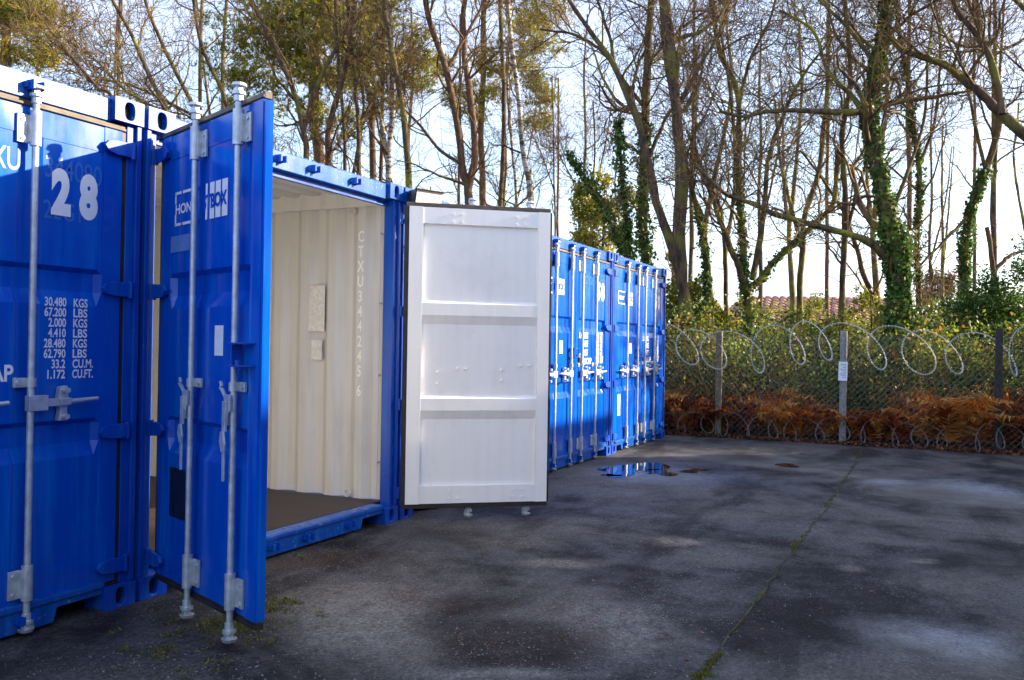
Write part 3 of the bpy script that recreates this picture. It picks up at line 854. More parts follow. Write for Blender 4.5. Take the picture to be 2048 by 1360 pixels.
# padlock on the 58 container
pl = empty('padlock', (2*PITCH_X+0.015+PINX+1.06, -0.065, 1.27))
tag(pl, 'small black padlock hanging in the lock box of the container marked 58', 'padlock')
mb = MB(); mb.box(-0.03, 0.03, -0.014, 0.014, -0.075, -0.02); mb.build('lock_body', M['black'], pl, 0.004)
mb = MB(); mb.tube([(-0.018, 0, -0.02), (-0.018, 0, 0.01), (-0.01, 0, 0.025), (0.01, 0, 0.025), (0.018, 0, 0.01), (0.018, 0, -0.02)], 0.004, 8); mb.build('shackle', M['galv'], pl)

# floodlight on the corner of the containers
fl_ = empty('floodlight', (PITCH_X+0.065, -0.02, 2.515))
fl_.rotation_euler = (0.22, 0, -0.42)
tag(fl_, 'small black floodlight with a pale glass front clamped above the open white door leaf', 'floodlight')
mb = MB()
mb.add([(-0.02, 0.02, -0.05), (0.20, 0.02, -0.05), (0.22, -0.115, -0.075), (-0.04, -0.115, -0.075), (-0.02, 0.02, 0.05), (0.20, 0.02, 0.05), (0.22, -0.115, 0.075), (-0.04, -0.115, 0.075)],
       [(3, 2, 1, 0), (4, 5, 6, 7), (0, 1, 5, 4), (1, 2, 6, 5), (3, 0, 4, 7), (2, 3, 7, 6)])
mb.build('lamp_housing', M['black'], fl_, 0.004)
mb = MB(); mb.box(-0.046, 0.226, -0.135, -0.1155, 0.070, 0.082); mb.build('lamp_rim', M['black'], fl_, 0.002)
mb = MB(); mb.box(-0.046, 0.226, -0.122, -0.1155, -0.082, -0.066); mb.build('lamp_rim', M['black'], fl_, 0.002)
mb = MB(); mb.box(-0.030, 0.210, -0.1205, -0.1152, -0.065, 0.068); mb.build('lamp_glass', M['lens'], fl_)
mb = MB(); mb.box(0.06, 0.12, 0.0205, 0.048, -0.02, 0.02); mb.build('lamp_bracket', M['galv'], fl_)

# workshop: unseen stand-in added behind the camera to shade the asphalt and the lower doors
bl = empty('shade_building', (-20, -9.4, 0))
tag(bl, 'long grey clad workshop facing the container row across the yard', 'building')
mb = MB(); mb.box(0, 34.2, -8, -0.05, -0.01, 4.85)
k = 0.0
while k < 34.0:
    mb.box(k, k+0.12, -0.0495, 0.0, 0.2, 4.8); k += 0.25
mb.build('wall', M['cladding'], bl)
mb = MB(); mb.box(-0.3, 34.4, -8.3, 0.25, 4.851, 5.0); mb.build('roof', M['cladding'], bl)
mb = MB(); mb.box(8, 12, 0.001, 0.05, 0, 3.6); mb.build('roller_door', M['galv'], bl)

# ------------------------------------------------------------------ fence
fence = empty('chain_link_fence', (FX, -1.5, 0))
tag(fence, 'chain link fence on concrete and dark posts between the yard and the wood', 'fence')
def wires(P0, P1, r):
    P0 = np.asarray(P0, float); P1 = np.asarray(P1, float); N = len(P0)
    t = P1-P0; t /= np.linalg.norm(t, axis=1)[:, None]
    a = np.cross(t, np.array([1, 0, 0.01])); a /= np.linalg.norm(a, axis=1)[:, None]; b_ = np.cross(t, a)
    V = []
    for q in (P0, P1):
        for k in range(3):
            w = 2*PI*k/3; V.append(q+(a*math.cos(w)+b_*math.sin(w))*r)
    V = np.stack(V, 1)
    f = np.array([(0, 1, 4, 3), (1, 2, 5, 4), (2, 0, 3, 5)])
    return V.reshape(-1, 3), (f[None]+(np.arange(N)*6)[:, None, None]).reshape(-1, 4)
Y0, Y1, ZT = -9.0, 4.2, 1.60
cell = 0.064
P0, P1 = [], []
for sgn in (1, -1):
    c0 = Y0-ZT
    while c0 < Y1+ZT:
        # line y = c0 + sgn*z
        za, zb_ = 0.03, ZT
        ya, yb_ = c0+sgn*za, c0+sgn*zb_
        lo, hi = (Y0, Y1)
        def clipz(y): return (y-c0)/sgn
        pts = []
        z_lo, z_hi = sorted((clipz(lo), clipz(hi)))
        z_a, z_b = max(za, z_lo), min(zb_, z_hi)
        if z_b-z_a > 0.02:
            # several short pieces with a slight wave, like woven wire
            n = max(1, int((z_b-z_a)/0.2))
            for i in range(n):
                q0, q1 = z_a+(z_b-z_a)*i/n, z_a+(z_b-z_a)*(i+1)/n
                P0.append((0.004*sgn, c0+sgn*q0+0.006*math.sin(q0*7+c0*1.3), q0)); P1.append((0.004*sgn, c0+sgn*q1+0.006*math.sin(q1*7+c0*1.3), q1))
        c0 += cell*1.41
for z in (0.04, 0.55, 1.1, 1.595): P0.append((0, Y0, z)); P1.append((0, Y1, z))
P0 = np.array(P0)-[0, -1.5, 0]; P1 = np.array(P1)-[0, -1.5, 0]
V, FF = wires(P0, P1, 0.0027)
o = mesh_np('wire_mesh', V, FF, M['wire'], fence); o['kind'] = 'stuff'
for py_, mt, lb, hh in ((-0.66, 'oldwood', 'weathered post with a sunlit yellowish edge', 1.66), (-2.50, 'concrete', 'pale concrete post', 1.67), (-4.52, 'darkpost', 'dark post', 1.72),
                        (-6.5, 'darkpost', None, 1.7), (-8.5, 'darkpost', None, 1.7), (1.3, 'concrete', None, 1.66), (3.2, 'concrete', None, 1.66)):
    mb = MB(); mb.box(-0.075, -0.01, -0.048+py_+1.5, 0.048+py_+1.5, -0.05, hh)
    if mt == 'concrete': mb.box(-0.09, -0.0755, -0.02+py_+1.5, 0.02+py_+1.5, 0.1, hh-0.1)
    o = mb.build('fence_post', M[mt], fence, 0.006)
    if lb: o['label'] = lb
nt_ = MB(); nt_.box(-0.1005, -0.0985, -0.062, 0.062, -0.14, 0.14)
o = nt_.build('notice_sheet', M['paper'], None); o.location = (FX, -2.50, 1.075); o.rotation_euler.x = 0.02
tag(o, 'small white notice sheet fixed to the pale concrete fence post', 'notice')
front_dir = None
for i in range(9):
    l_ = MB(); l_.box(-0.1015, -0.1008, -0.045, 0.045 - (i % 3)*0.02, 0.10-i*0.024, 0.107-i*0.024)
    # lines of small print as thin raised strokes
    oo = l_.build('print_line', M['wire'], o)

def coil(name, x, y0, y1, zc, r, ry, pitch, tilt, seed, label, tape=0.010, wave=0.05, mat='razor'):
    rr = random.Random(seed)
    pts = []
    n = int(abs(y1-y0)/pitch*26)
    ph = rr.uniform(0, 6)
    for i in range(n+1):
        t = i/26.0*2*PI
        s_ = i/26.0
        rv = r*(1+0.10*math.sin(s_*1.9+ph)+0.09*math.sin(s_*4.3))
        yy = y0+pitch*s_+(0.18*pitch)*math.sin(s_*2.2+ph)+ry*math.sin(t)*(1+0.25*math.sin(s_*1.3+ph))
        pts.append((x+0.07*math.cos(t+0.6), yy, zc+wave*math.sin(s_*1.1+ph)+rv*math.cos(t)+tilt*math.sin(t)))
    pts = np.array(pts)
    o_ = empty(name, (x, (y0+y1)/2, max(0.0, zc-r)))
    org = np.array(o_.location)
    m_ = MB(); m_.tube([p-org for p in pts], 0.0065*tape/0.01, 4, cap=False); m_.build('coil_wire', M[mat], o_)
    # barbs
    bv, bf = [], []
    k = 0
    for i in range(0, len(pts)-1):
        for q in (0.0, 0.5):
            p = pts[i]*(1-q)+pts[i+1]*q-org
            t = pts[i+1]-pts[i]; t /= np.linalg.norm(t)
            a = np.cross(t, (1, 0.1, 0)); a /= np.linalg.norm(a)+1e-9
            w = 0.026*tape/0.01; l = 0.010
            bv += [p-t*l, p+a*w, p+t*l, p-a*w]; bf.append((4*k, 4*k+1, 4*k+2, 4*k+3)); k += 1
    b2 = mesh_np('barbs', np.array(bv), np.array(bf), M[mat], o_); b2['kind'] = 'stuff'
    tag(o_, label, 'razor wire', None)
    return o_
coil('razor_wire_coil', FX-0.14, -8.8, 1.6, 1.43, 0.29, 0.25, 0.56, 0.12, 4, 'upper razor wire coil with wide white loops hung along the fence top', 0.0066, 0.08)
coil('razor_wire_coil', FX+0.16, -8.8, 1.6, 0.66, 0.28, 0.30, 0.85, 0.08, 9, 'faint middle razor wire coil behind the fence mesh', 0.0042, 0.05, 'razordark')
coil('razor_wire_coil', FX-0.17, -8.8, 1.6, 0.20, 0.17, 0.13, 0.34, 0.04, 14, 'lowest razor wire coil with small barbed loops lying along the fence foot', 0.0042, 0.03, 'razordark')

# ------------------------------------------------------------------ foliage and trees
def leaves(P, size, aspect=0.6, upbias=0.0):
    """quads (leaf shapes) at the points P"""
    N = len(P)
    d = rng.normal(0, 1, (N, 3)); d[:, 2] += upbias; d /= np.linalg.norm(d, axis=1)[:, None]
    w = np.cross(d, rng.normal(0, 1, (N, 3))); w /= np.linalg.norm(w, axis=1)[:, None]
    L = (size*rng.uniform(0.6, 1.35, N))[:, None]
    V = np.stack([P-d*L*0.5, P+w*L*aspect*0.5, P+d*L*0.5, P-w*L*aspect*0.5], 1)
    return V.reshape(-1, 3), np.arange(N*4).reshape(-1, 4)

def tubes(P, R, s):
    N, n, _ = P.shape
    T = np.gradient(P, axis=1); T /= np.linalg.norm(T, axis=2)[..., None]+1e-9
    ref = np.where(np.abs(T[:, :1, 2:3]) > 0.8, np.array([1., 0, 0]), np.array([0, 0, 1.]))
    a = np.cross(T, ref); a /= np.linalg.norm(a, axis=2)[..., None]+1e-9
    b_ = np.cross(T, a)
    w = np.arange(s)*2*PI/s
    V = P[:, :, None]+(a[:, :, None]*np.cos(w)[:, None]+b_[:, :, None]*np.sin(w)[:, None])*R[:, :, None, None]
    k = np.arange(s)
    q = np.stack([k, (k+1) % s, (k+1) % s+s, k+s], 1)
    FF = q[None, None]+(np.arange(n-1)*s)[None, :, None, None]+(np.arange(N)*n*s)[:, None, None, None]
    return V.reshape(-1, 3), FF.reshape(-1, 4)

def join(parts):
    Vs, Fs, o_ = [], [], 0
    for V, F2 in parts:
        Vs.append(V); Fs.append(F2+o_); o_ += len(V)
    return np.concatenate(Vs), np.concatenate(Fs)

def spawn(P, R, k, t0, t1, L0, L1, rf, a0, a1, m, wob, trop, tip=0.25, rmin=0.004):
    N, n, _ = P.shape
    pi = np.repeat(np.arange(N), k); K = N*k
    t = rng.uniform(t0, t1, K)*(n-1)*0.999
    i = t.astype(int); fr = (t-i)[:, None]
    i2 = np.minimum(i+1, n-1)
    st = P[pi, i]*(1-fr)+P[pi, i2]*fr
    T = P[pi, i2]-P[pi, i]; T /= np.linalg.norm(T, axis=1)[:, None]+1e-9
    r0 = (R[pi, i]*(1-fr[:, 0])+R[pi, i2]*fr[:, 0])
    perp = np.cross(T, rng.normal(0, 1, (K, 3))); perp /= np.linalg.norm(perp, axis=1)[:, None]+1e-9
    ang = rng.uniform(a0, a1, K)[:, None]
    d = T*np.cos(ang)+perp*np.sin(ang)
    L = rng.uniform(L0, L1, K)*(1.15-0.6*t/(n-1))
    cr = np.maximum(r0*rf*rng.uniform(0.6, 1.1, K), rmin)
    Q = np.zeros((K, m, 3)); Q[:, 0] = st
    for j in range(1, m):
        d = d+rng.normal(0, wob, (K, 3)); d[:, 2] += trop
        d /= np.linalg.norm(d, axis=1)[:, None]
        Q[:, j] = Q[:, j-1]+d*(L/(m-1))[:, None]
    s_ = np.linspace(0, 1, m)
    RR = cr[:, None]*(1-s_[None]*(1-tip)); RR = np.maximum(RR, rmin*0.55)
    return Q, RR

def smooth_line(pts, n):
    pts = np.asarray(pts, float)
    seg = np.r_[0, np.cumsum(np.linalg.norm(np.diff(pts, axis=0), axis=1))]
    u = np.linspace(0, seg[-1], n)
    out = np.zeros((n, 3))
    ext = np.vstack([2*pts[0]-pts[1], pts, 2*pts[-1]-pts[-2]])
    for j, q in enumerate(u):
        i = min(np.searchsorted(seg, q, 'right')-1, len(pts)-2); t = (q-seg[i])/(seg[i+1]-seg[i]+1e-9)
        p0, p1, p2, p3 = ext[i:i+4]
        out[j] = 0.5*((2*p1)+(-p0+p2)*t+(2*p0-5*p1+4*p2-p3)*t*t+(-p0+3*p1-3*p2+p3)*t**3)
    return out

def make_tree(name, d, stems, label, cat='tree', barkm='bark', ivy=None, dens=1.0, crown=True, foliage=None, fsize=1.0, group=None, l1=(1.4, 3.4), low=0.3, tuft=9):
    """stems: list of (pixels from foot to tip, foot width px, tip width px [, depth change]); first stem stands on the ground"""
    px0, py0 = stems[0][0][0]
    foot = ground(px0-0.0153*(2371/d+701-py0), 701+2371/d)
    foot = at(px0-0.0153*(700+2371/d-py0), 700+2371/d, d); foot[2] = -0.05
    root = empty(name, tuple(foot))
    tag(root, label, cat, group)
    limbs, Ps, Rs = [], [], []
    for si, st in enumerate(stems):
        pxs, w0, w1 = st[0], st[1], st[2]
        dz = st[3] if len(st) > 3 else 0.0
        pts = [at(x, y, d+dz*(i/(len(pxs)-1))) for i, (x, y) in enumerate(pxs)]
        if si == 0 and not (len(st) > 4 and st[4]): pts = [foot]+pts
        n = 30
        L = smooth_line(pts, n)
        jit = rng.normal(0, 1, (n, 3)); jit = (jit+np.roll(jit, 1, 0)+np.roll(jit, -1, 0))/3
        L = L+jit*(w0*d/F)*0.12*np.minimum(np.arange(n)/4.0, 1)[:, None]
        r = np.linspace(w0, w1, n)*d/F/2
        if si == 0: r[0] *= 1.5; r[1] *= 1.15
        r = r*(1+0.06*rng.normal(0, 1, n))
        Ps.append(L-foot); Rs.append(r)
    P, R = np.array(Ps), np.array(Rs)
    V, FF = tubes(P, R, 9)
    mesh_np('trunk', V, FF, M[barkm], root, smooth=True)
    if crown:
        parts = []
        n1 = max(3, int(10*dens))
        c1, r1 = spawn(P, R, n1, low, 0.99, l1[0], l1[1], 0.5, 0.5, 1.15, 10, 0.22, 0.07, 0.3, 0.010)
        c2, r2 = spawn(c1, r1, 6 if dens > 0.6 else 5, 0.15, 1.0, 0.7, 1.7, 0.55, 0.4, 1.0, 8, 0.24, 0.04, 0.35, 0.0070)
        c3, r3 = spawn(c2, r2, 4 if dens > 0.6 else 3, 0.1, 1.0, 0.35, 0.95, 0.7, 0.35, 1.0, 5, 0.22, 0.02, 0.5, 0.0050)
        c4, r4 = spawn(c3, r3, 2 if dens > 0.6 else 1, 0.2, 1.0, 0.18, 0.5, 0.8, 0.35, 1.0, 4, 0.22, 0.02, 0.6, 0.0040)
        c0, r0_ = spawn(P, R, int(12*dens), low*0.5, 0.99, 0.4, 1.3, 0.18, 0.5, 1.3, 5, 0.2, 0.05, 0.4, 0.006)
        parts = [tubes(c1, r1, 5), tubes(c2, r2, 4), tubes(c3, r3, 3), tubes(c4, r4, 3), tubes(c0, r0_, 3)]
        V, FF = join(parts)
        mesh_np('crown', V, FF, M['twig'] if barkm != 'birch' else M['bark'], root, smooth=True)
    if foliage:      # list of (px, py, radius px, depth change)
        cs, nd_, att = [], [], []
        for (fx, fy, fr_, dd) in foliage:
            c_ = at(fx, fy, d+dd)-foot; r_ = fr_*d/F
            k = int(560*fsize*(r_**2)/0.8)+40
            # several sub clumps so the outline stays ragged
            sub = c_+rng.normal(0, 0.5, (9, 3))*r_
            which = rng.integers(0, 9, k)
            q = sub[which]+rng.normal(0, 0.26, (k, 3))*r_*np.array([1.1, 1.1, 0.8])
            cs.append(q); att.append(np.clip(rng.normal(0.45, 0.12, 9)[which]+rng.normal(0, 0.18, k), 0, 1))
        C = np.concatenate(cs); A_ = np.concatenate(att); N = len(C)
        mneed = tuft
        dr = rng.normal(0, 1, (N, 1, 3))*0.5+rng.normal(0, 1, (N, mneed, 3)); dr[..., 2] += 0.6
        dr /= np.linalg.norm(dr, axis=2)[..., None]
        w = np.cross(dr, rng.normal(0, 1, (N, mneed, 3))); w /= np.linalg.norm(w, axis=2)[..., None]
        ln = rng.uniform(0.10, 0.19, (N, mneed, 1)); b0 = np.repeat(C[:, None], mneed, 1)
        V = np.stack([b0-w*0.012, b0+w*0.012, b0+dr*ln], 2)
        mesh_np('needles', V.reshape(-1, 3), np.arange(N*mneed*3).reshape(-1, 3), M['pine'], root, attr=np.repeat(A_, mneed))
    if ivy:          # list of (stem index, t0, t1, leaves, spread m)
        cs = []
        for (si, t0, t1, k, sp) in ivy:
            t = rng.uniform(t0, t1, k); 
            t = t0+(t-t0)
            idx = t*(29); i = np.minimum(idx.astype(int), 28); fr_ = (idx-i)[:, None]
            c_ = P[si, i]*(1-fr_)+P[si, i+1]*fr_
            rr_ = R[si, i]
            lump = 0.6+0.5*np.sin(t*37+si)+0.4*np.sin(t*83)
            th = rng.uniform(0, 2*PI, k)
            rad = rr_+np.abs(rng.normal(0, sp, k))*np.clip(lump, 0.3, 1.5)
            cs.append(c_+np.stack([np.cos(th)*rad, np.sin(th)*rad, rng.normal(0, 0.05, k)], 1))
        C = np.concatenate(cs)
        V, FF = leaves(C, 0.075, 0.8)
        mesh_np('ivy', V, FF, M['ivy'], root, attr=np.clip(rng.normal(0.45, 0.22, len(C)), 0, 1))
    return root
make_tree('ivy_clad_tree', 15.5, [([(1792, 720), (1797, 600), (1785, 470), (1752, 330), (1738, 250), (1752, 130), (1762, 40), (1775, -120)], 46, 17),
    ([(1738, 245), (1722, 226), (1690, 224), (1610, 222), (1540, 222), (1482, 234), (1440, 222)], 15, 5, -0.6),
    ([(1740, 240), (1710, 200), (1672, 160), (1648, 120), (1625, 60), (1560, 20)], 12, 4, 0.5),
    ([(1775, 520), (1730, 480), (1640, 452), (1560, 432), (1500, 405), (1440, 380), (1390, 330)], 17, 6, -0.8),
    ([(1752, 130), (1700, 60), (1640, 0), (1590, -60)], 10, 4, 0.4),
    ([(1780, 440), (1820, 330), (1850, 230), (1855, 120), (1870, 10)], 8, 4, 0.8)],
    'tall tree with a thick ivy covered trunk behind the fence, right of the concrete post', 'tree', 'barkmoss',
    [(0, 0.03, 0.95, 4200, 0.04), (0, 0.03, 0.42, 2800, 0.09)], 1.1, low=0.35)
make_tree('bare_tree', 14.5, [([(2260, 640), (2200, 420), (2150, 330)], 40, 30), ([(2150, 330), (2048, 264), (1990, 212), (1930, 165), (1868, 116), (1800, 100), (1770, 60)], 26, 9, 1.0),
    ([(2005, 228), (1992, 150), (1962, 82), (1915, 20), (1890, -50)], 14, 8, 0.3), ([(2150, 330), (2110, 120), (2060, 30), (1990, -30)], 18, 8, 0.3)],
    'bare tree off the right edge whose heavy limb reaches in at the upper right', barkm='bark', dens=0.7, low=0.3)
make_tree('bare_tree', 17.0, [([(1371, 660), (1362, 560), (1362, 420), (1356, 280), (1342, 130), (1328, -20), (1320, -160)], 30, 15),
    ([(1362, 560), (1338, 470), (1312, 400), (1294, 320), (1270, 230), (1222, 120), (1150, 20), (1100, -60)], 21, 7, 0.6),
    ([(1352, 220), (1400, 130), (1440, 60), (1470, -40)], 9, 4, 0.5)],
    'twin stemmed bare tree right beside the far end of the container row', barkm='bark', dens=1.0, low=0.45)
make_tree('ivy_clad_tree', 19.0, [([(1292, 560), (1288, 450), (1290, 330), (1290, 200), (1298, 60), (1310, -100)], 24, 12),
    ([(1290, 290), (1262, 200), (1212, 112), (1150, 70), (1080, 60)], 12, 4, 0.6), ([(1290, 330), (1330, 240), (1370, 180), (1400, 90)], 9, 4, 0.4),
    ([(1285, 210), (1235, 140), (1215, 60), (1180, -40)], 9, 5, 0.6)],
    'bare tree with ivy on its lower trunk rising above the container marked 60', barkm='bark', ivy=[(0, 0.1, 0.62, 2600, 0.09)], dens=1.1, low=0.5)
make_tree('ivy_clad_snag', 17.5, [([(1262, 560), (1222, 450), (1180, 370), (1140, 312)], 22, 4)], 'leaning ivy covered snag pointing up to the left above the container marked 58', barkm='bark', ivy=[(0, 0.2, 1.0, 2400, 0.12)], crown=False)
make_tree('ivy_clad_snag', 17.8, [([(1262, 560), (1252, 440), (1242, 330), (1238, 240)], 20, 4)], 'upright ivy covered snag ending in a point above the container marked 58', barkm='bark', ivy=[(0, 0.2, 1.0, 2600, 0.13)], crown=False)
make_tree('bare_tree', 18.0, [([(1415, 640), (1408, 500), (1384, 380), (1352, 240), (1330, 120), (1320, 0)], 13, 7)], 'slim bare tree with ivy, first one right of the twin stemmed tree', barkm='barkmoss', ivy=[(0, 0.15, 0.5, 900, 0.06)], dens=1.0, low=0.4)
make_tree('bare_tree', 20.0, [([(1452, 640), (1450, 520), (1440, 420), (1402, 330), (1372, 260)], 12, 6), ([(1450, 520), (1470, 350), (1462, 200), (1440, 60)], 9, 5, 0.5)], 'slim forked bare tree behind the left fence post', barkm='bark', dens=0.9, low=0.4)
make_tree('bare_tree', 18.5, [([(1500, 640), (1490, 560), (1480, 440), (1476, 300), (1474, 180), (1440, 100), (1420, 0)], 19, 9),
    ([(1492, 580), (1520, 560), (1565, 505), (1630, 447), (1665, 405), (1680, 300)], 16, 8, 0.5), ([(1490, 570), (1462, 500), (1440, 440), (1420, 380), (1400, 330)], 15, 6, -0.5),
    ([(1505, 560), (1528, 420), (1535, 330), (1560, 250), (1600, 160), (1660, 80)], 13, 5, 0.6), ([(1476, 220), (1500, 120), (1540, 40), (1560, -60)], 8, 4, 0.4)],
    'spreading mossy tree with several crooked stems behind the middle of the fence', barkm='barkmoss', dens=1.0, ivy=[(0, 0.1, 0.6, 1200, 0.05), (1, 0.0, 0.6, 500, 0.03)], low=0.35)
make_tree('bare_tree', 18.2, [([(1684, 640), (1688, 520), (1692, 400), (1686, 280), (1700, 150), (1690, 0)], 15, 8), ([(1690, 480), (1720, 360), (1760, 260), (1790, 150)], 8, 4, 0.6)], 'straight dark bare tree directly behind the concrete fence post', barkm='bark', dens=1.0, low=0.35)
make_tree('bare_tree', 19.5, [([(1706, 474), (1732, 560), (1760, 640)][::-1], 15, 9), ([(1706, 474), (1690, 430), (1640, 350), (1600, 300)], 8, 4, 0.5)], 'dead leaning trunk tilted to the left beside the thick ivy covered tree', barkm='bark', dens=0.4, low=0.6)
make_tree('bare_tree', 22.0, [([(1598, 640), (1602, 520), (1610, 430), (1640, 330), (1650, 200), (1660, 60)], 15, 8), ([(1605, 500), (1580, 400), (1560, 320), (1550, 200)], 9, 4, 0.5)], 'crooked mossy tree in the gap between the spreading tree and the concrete post', barkm='barkmoss', dens=1.0, low=0.35)
make_tree('bare_tree', 18.0, [([(1838, 640), (1834, 520), (1838, 400), (1836, 320), (1820, 200), (1800, 80), (1790, -60)], 13, 7), ([(1838, 330), (1870, 240), (1880, 100), (1870, 0)], 7, 4, 0.4)], 'slim dark tree with wisps of ivy, just right of the thick ivy covered tree', barkm='bark', ivy=[(0, 0.3, 0.8, 1100, 0.07)], dens=1.0, low=0.35)
make_tree('ivy_clad_tree', 18.0, [([(1925, 620), (1928, 520), (1940, 430), (1972, 345), (1998, 250), (1990, 150), (1960, 40), (1950, -80)], 22, 8), ([(1940, 430), (1900, 470), (1830, 540)], 8, 4, -0.5), ([(1972, 345), (1950, 250), (1930, 150), (1900, 60)], 8, 4, 0.4)],
    'bent tree with ivy round its lower trunk near the right edge', barkm='barkmoss', ivy=[(0, 0.15, 0.55, 2200, 0.06)], dens=0.9, low=0.5)
make_tree('tree_stump', 17.2, [([(2000, 620), (1988, 540), (1972, 455)], 14, 9), ([(1990, 540), (2020, 512), (2060, 498)], 9, 6, 0.2)], 'broken off leaning trunk with one side limb at the right edge', barkm='barkpine', crown=False)
# left and centre, behind the containers
make_tree('bare_tree', 17.0, [([(370, 330), (335, 230), (300, 160), (262, 70), (215, -20), (180, -120)], 15, 6), ([(335, 230), (250, 180), (190, 120), (120, 70)], 7, 3, 0.5)], 'bare tree leaning left with lichened twigs, directly above the corner of the container marked 28', barkm='barkmoss', dens=1.6, low=0.25)
make_tree('bare_tree', 18.0, [([(440, 340), (400, 240), (345, 130), (300, 30), (270, -80)], 15, 6), ([(400, 240), (330, 200), (260, 170), (200, 160)], 7, 3, -0.5)], 'second leaning bare tree behind the upright blue door leaf', barkm='barkmoss', dens=1.6, low=0.25)
make_tree('bare_tree', 16.5, [([(240, 260), (190, 170), (130, 100), (70, 20), (20, -60)], 11, 5)], 'thin leaning bare tree above the container marked 28', barkm='bark', dens=1.5, low=0.2)
make_tree('bare_tree', 19.0, [([(480, 340), (450, 200), (400, 80), (380, -40)], 13, 6)], 'thin bare tree left of the big pine', barkm='bark', dens=1.3, low=0.25)
make_tree('pine_tree', 26.0, [([(20, 300), (14, 120), (8, -60), (4, -200)], 24, 14)], 'pine with sunlit needles at the upper left corner', barkm='barkpine', dens=0.6, low=0.5,
    foliage=[(20, 20, 60, 0), (70, 60, 50, 0.5), (10, 100, 45, 0), (95, 110, 40, 0), (-30, 60, 60, 0), (60, -30, 70, 0), (110, 10, 40, 0)])
make_tree('pine_tree', 24.0, [([(640, 380), (628, 250), (632, 100), (645, -60), (650, -200)], 26, 17)], 'large dense pine behind the top of the upright blue door leaf', barkm='barkpine', dens=0.9, low=0.4,
    foliage=[(480, 60, 60, 0), (540, 100, 60, 0), (590, 40, 70, 0), (650, 60, 70, 0), (700, 30, 60, 0), (520, 180, 50, 0), (450, 130, 45, 0), (610, 150, 55, 0), (680, 150, 50, 0),
             (560, -20, 90, 0), (660, -40, 90, 0), (640, 220, 40, 0), (480, 220, 35, 0), (735, 110, 40, 0)])
make_tree('pine_tree', 27.0, [([(745, 380), (742, 200), (730, 0), (728, -150)], 15, 11)], 'slender pine right of the large dense pine', barkm='barkpine', dens=0.8, low=0.4,
    foliage=[(750, 60, 55, 0), (790, 130, 45, 0), (720, 170, 40, 0), (760, 220, 35, 0), (820, 90, 40, 0), (840, 160, 40, 0), (700, 250, 30, 0), (760, -10, 60, 0)])
make_tree('pine_tree', 29.0, [([(965, 420), (962, 250), (966, 80), (970, -80)], 15, 11)], 'thin crowned pine among the forked trees above the white door leaf', barkm='barkpine', dens=0.8, low=0.4,
    foliage=[(985, 120, 42, 0), (1000, 160, 38, 0), (930, 190, 35, 0), (870, 140, 38, 0), (1070, 170, 40, 0), (1075, 240, 32, 0), (1085, 60, 50, 0), (1060, 20, 50, 0), (950, 230, 30, 0), (1050, 110, 40, 0), (1095, 200, 26, 0)])
make_tree('bare_tree', 20.0, [([(612, 360), (606, 260), (575, 150), (520, 40), (480, -60)], 17, 8), ([(606, 260), (640, 160), (690, 60), (720, -40)], 10, 5, 0.5)], 'bare tree forking in front of the large dense pine', barkm='bark', dens=1.1, low=0.4)
make_tree('bare_tree', 21.0, [([(655, 380), (658, 260), (690, 140), (712, 0), (720, -100)], 17, 8)], 'dark bare tree with reddish stem just right of the large pine trunk', barkm='barkpine', dens=1.0, low=0.4)
make_tree('bare_tree', 22.0, [([(690, 380), (688, 250), (676, 100), (668, -60)], 9, 6)], 'thin bare sapling, second stem right of the large pine trunk', barkm='bark', dens=0.7, low=0.35)
make_tree('bare_tree', 21.0, [([(718, 380), (716, 250), (706, 120), (690, -40)], 12, 7), ([(716, 260), (745, 200), (780, 140)], 6, 3, 0.4)], 'slim bare tree, third stem right of the large pine trunk', barkm='bark', dens=0.8, low=0.35)
make_tree('birch_tree', 21.5, [([(776, 400), (778, 300), (784, 200), (782, 80), (770, -60)], 14, 9), ([(776, 330), (762, 240), (735, 160), (700, 100)], 8, 4, 0.4)], 'pale barked tree above the corner of the open container', barkm='birch', dens=1.0, low=0.35)
make_tree('bare_tree', 20.5, [([(820, 400), (812, 280), (800, 190), (782, 100), (768, 0), (760, -80)], 18, 9)], 'dark mossy bare tree rising directly above the floodlight', barkm='barkmoss', dens=0.9, low=0.35)
make_tree('bare_tree', 21.0, [([(940, 430), (928, 350), (912, 240), (888, 130), (858, 40), (845, -60)], 24, 9), ([(935, 390), (950, 300), (938, 180), (928, 90), (934, -60)], 16, 9, 0.3), ([(925, 330), (880, 300), (840, 250), (800, 210)], 8, 4, -0.4),
    ([(888, 150), (920, 90), (960, 20), (980, -50)], 8, 4, 0.4)], 'low forked bare tree behind the top of the white door leaf', barkm='barkpine', dens=0.9, low=0.4)
make_tree('bare_tree', 22.5, [([(1000, 430), (1004, 320), (1008, 180), (1002, 60), (1000, -60)], 12, 8)], 'straight grey stem between the forked tree and the birches', barkm='bark', dens=0.8, low=0.35)
make_tree('birch_tree', 22.0, [([(1062, 430), (1048, 320), (1038, 210), (1024, 90), (1008, -60)], 13, 8)], 'white birch with black bands, thicker of the two above the white door leaf', barkm='birch', dens=0.8, low=0.35)
make_tree('birch_tree', 23.0, [([(1034, 430), (1024, 300), (1016, 170), (1020, 40), (1026, -60)], 8, 5)], 'thinner white birch just left of the black banded one', barkm='birch', dens=0.7, low=0.35)
make_tree('bare_tree', 24.0, [([(1110, 470), (1108, 350), (1106, 240), (1104, 150)], 5, 3), ([(1108, 380), (1080, 300), (1060, 260)], 3, 2, 0.3)], 'very thin sapling in the open sky right of the birches', barkm='bark', dens=0.7, low=0.1, l1=(0.9, 2.0))
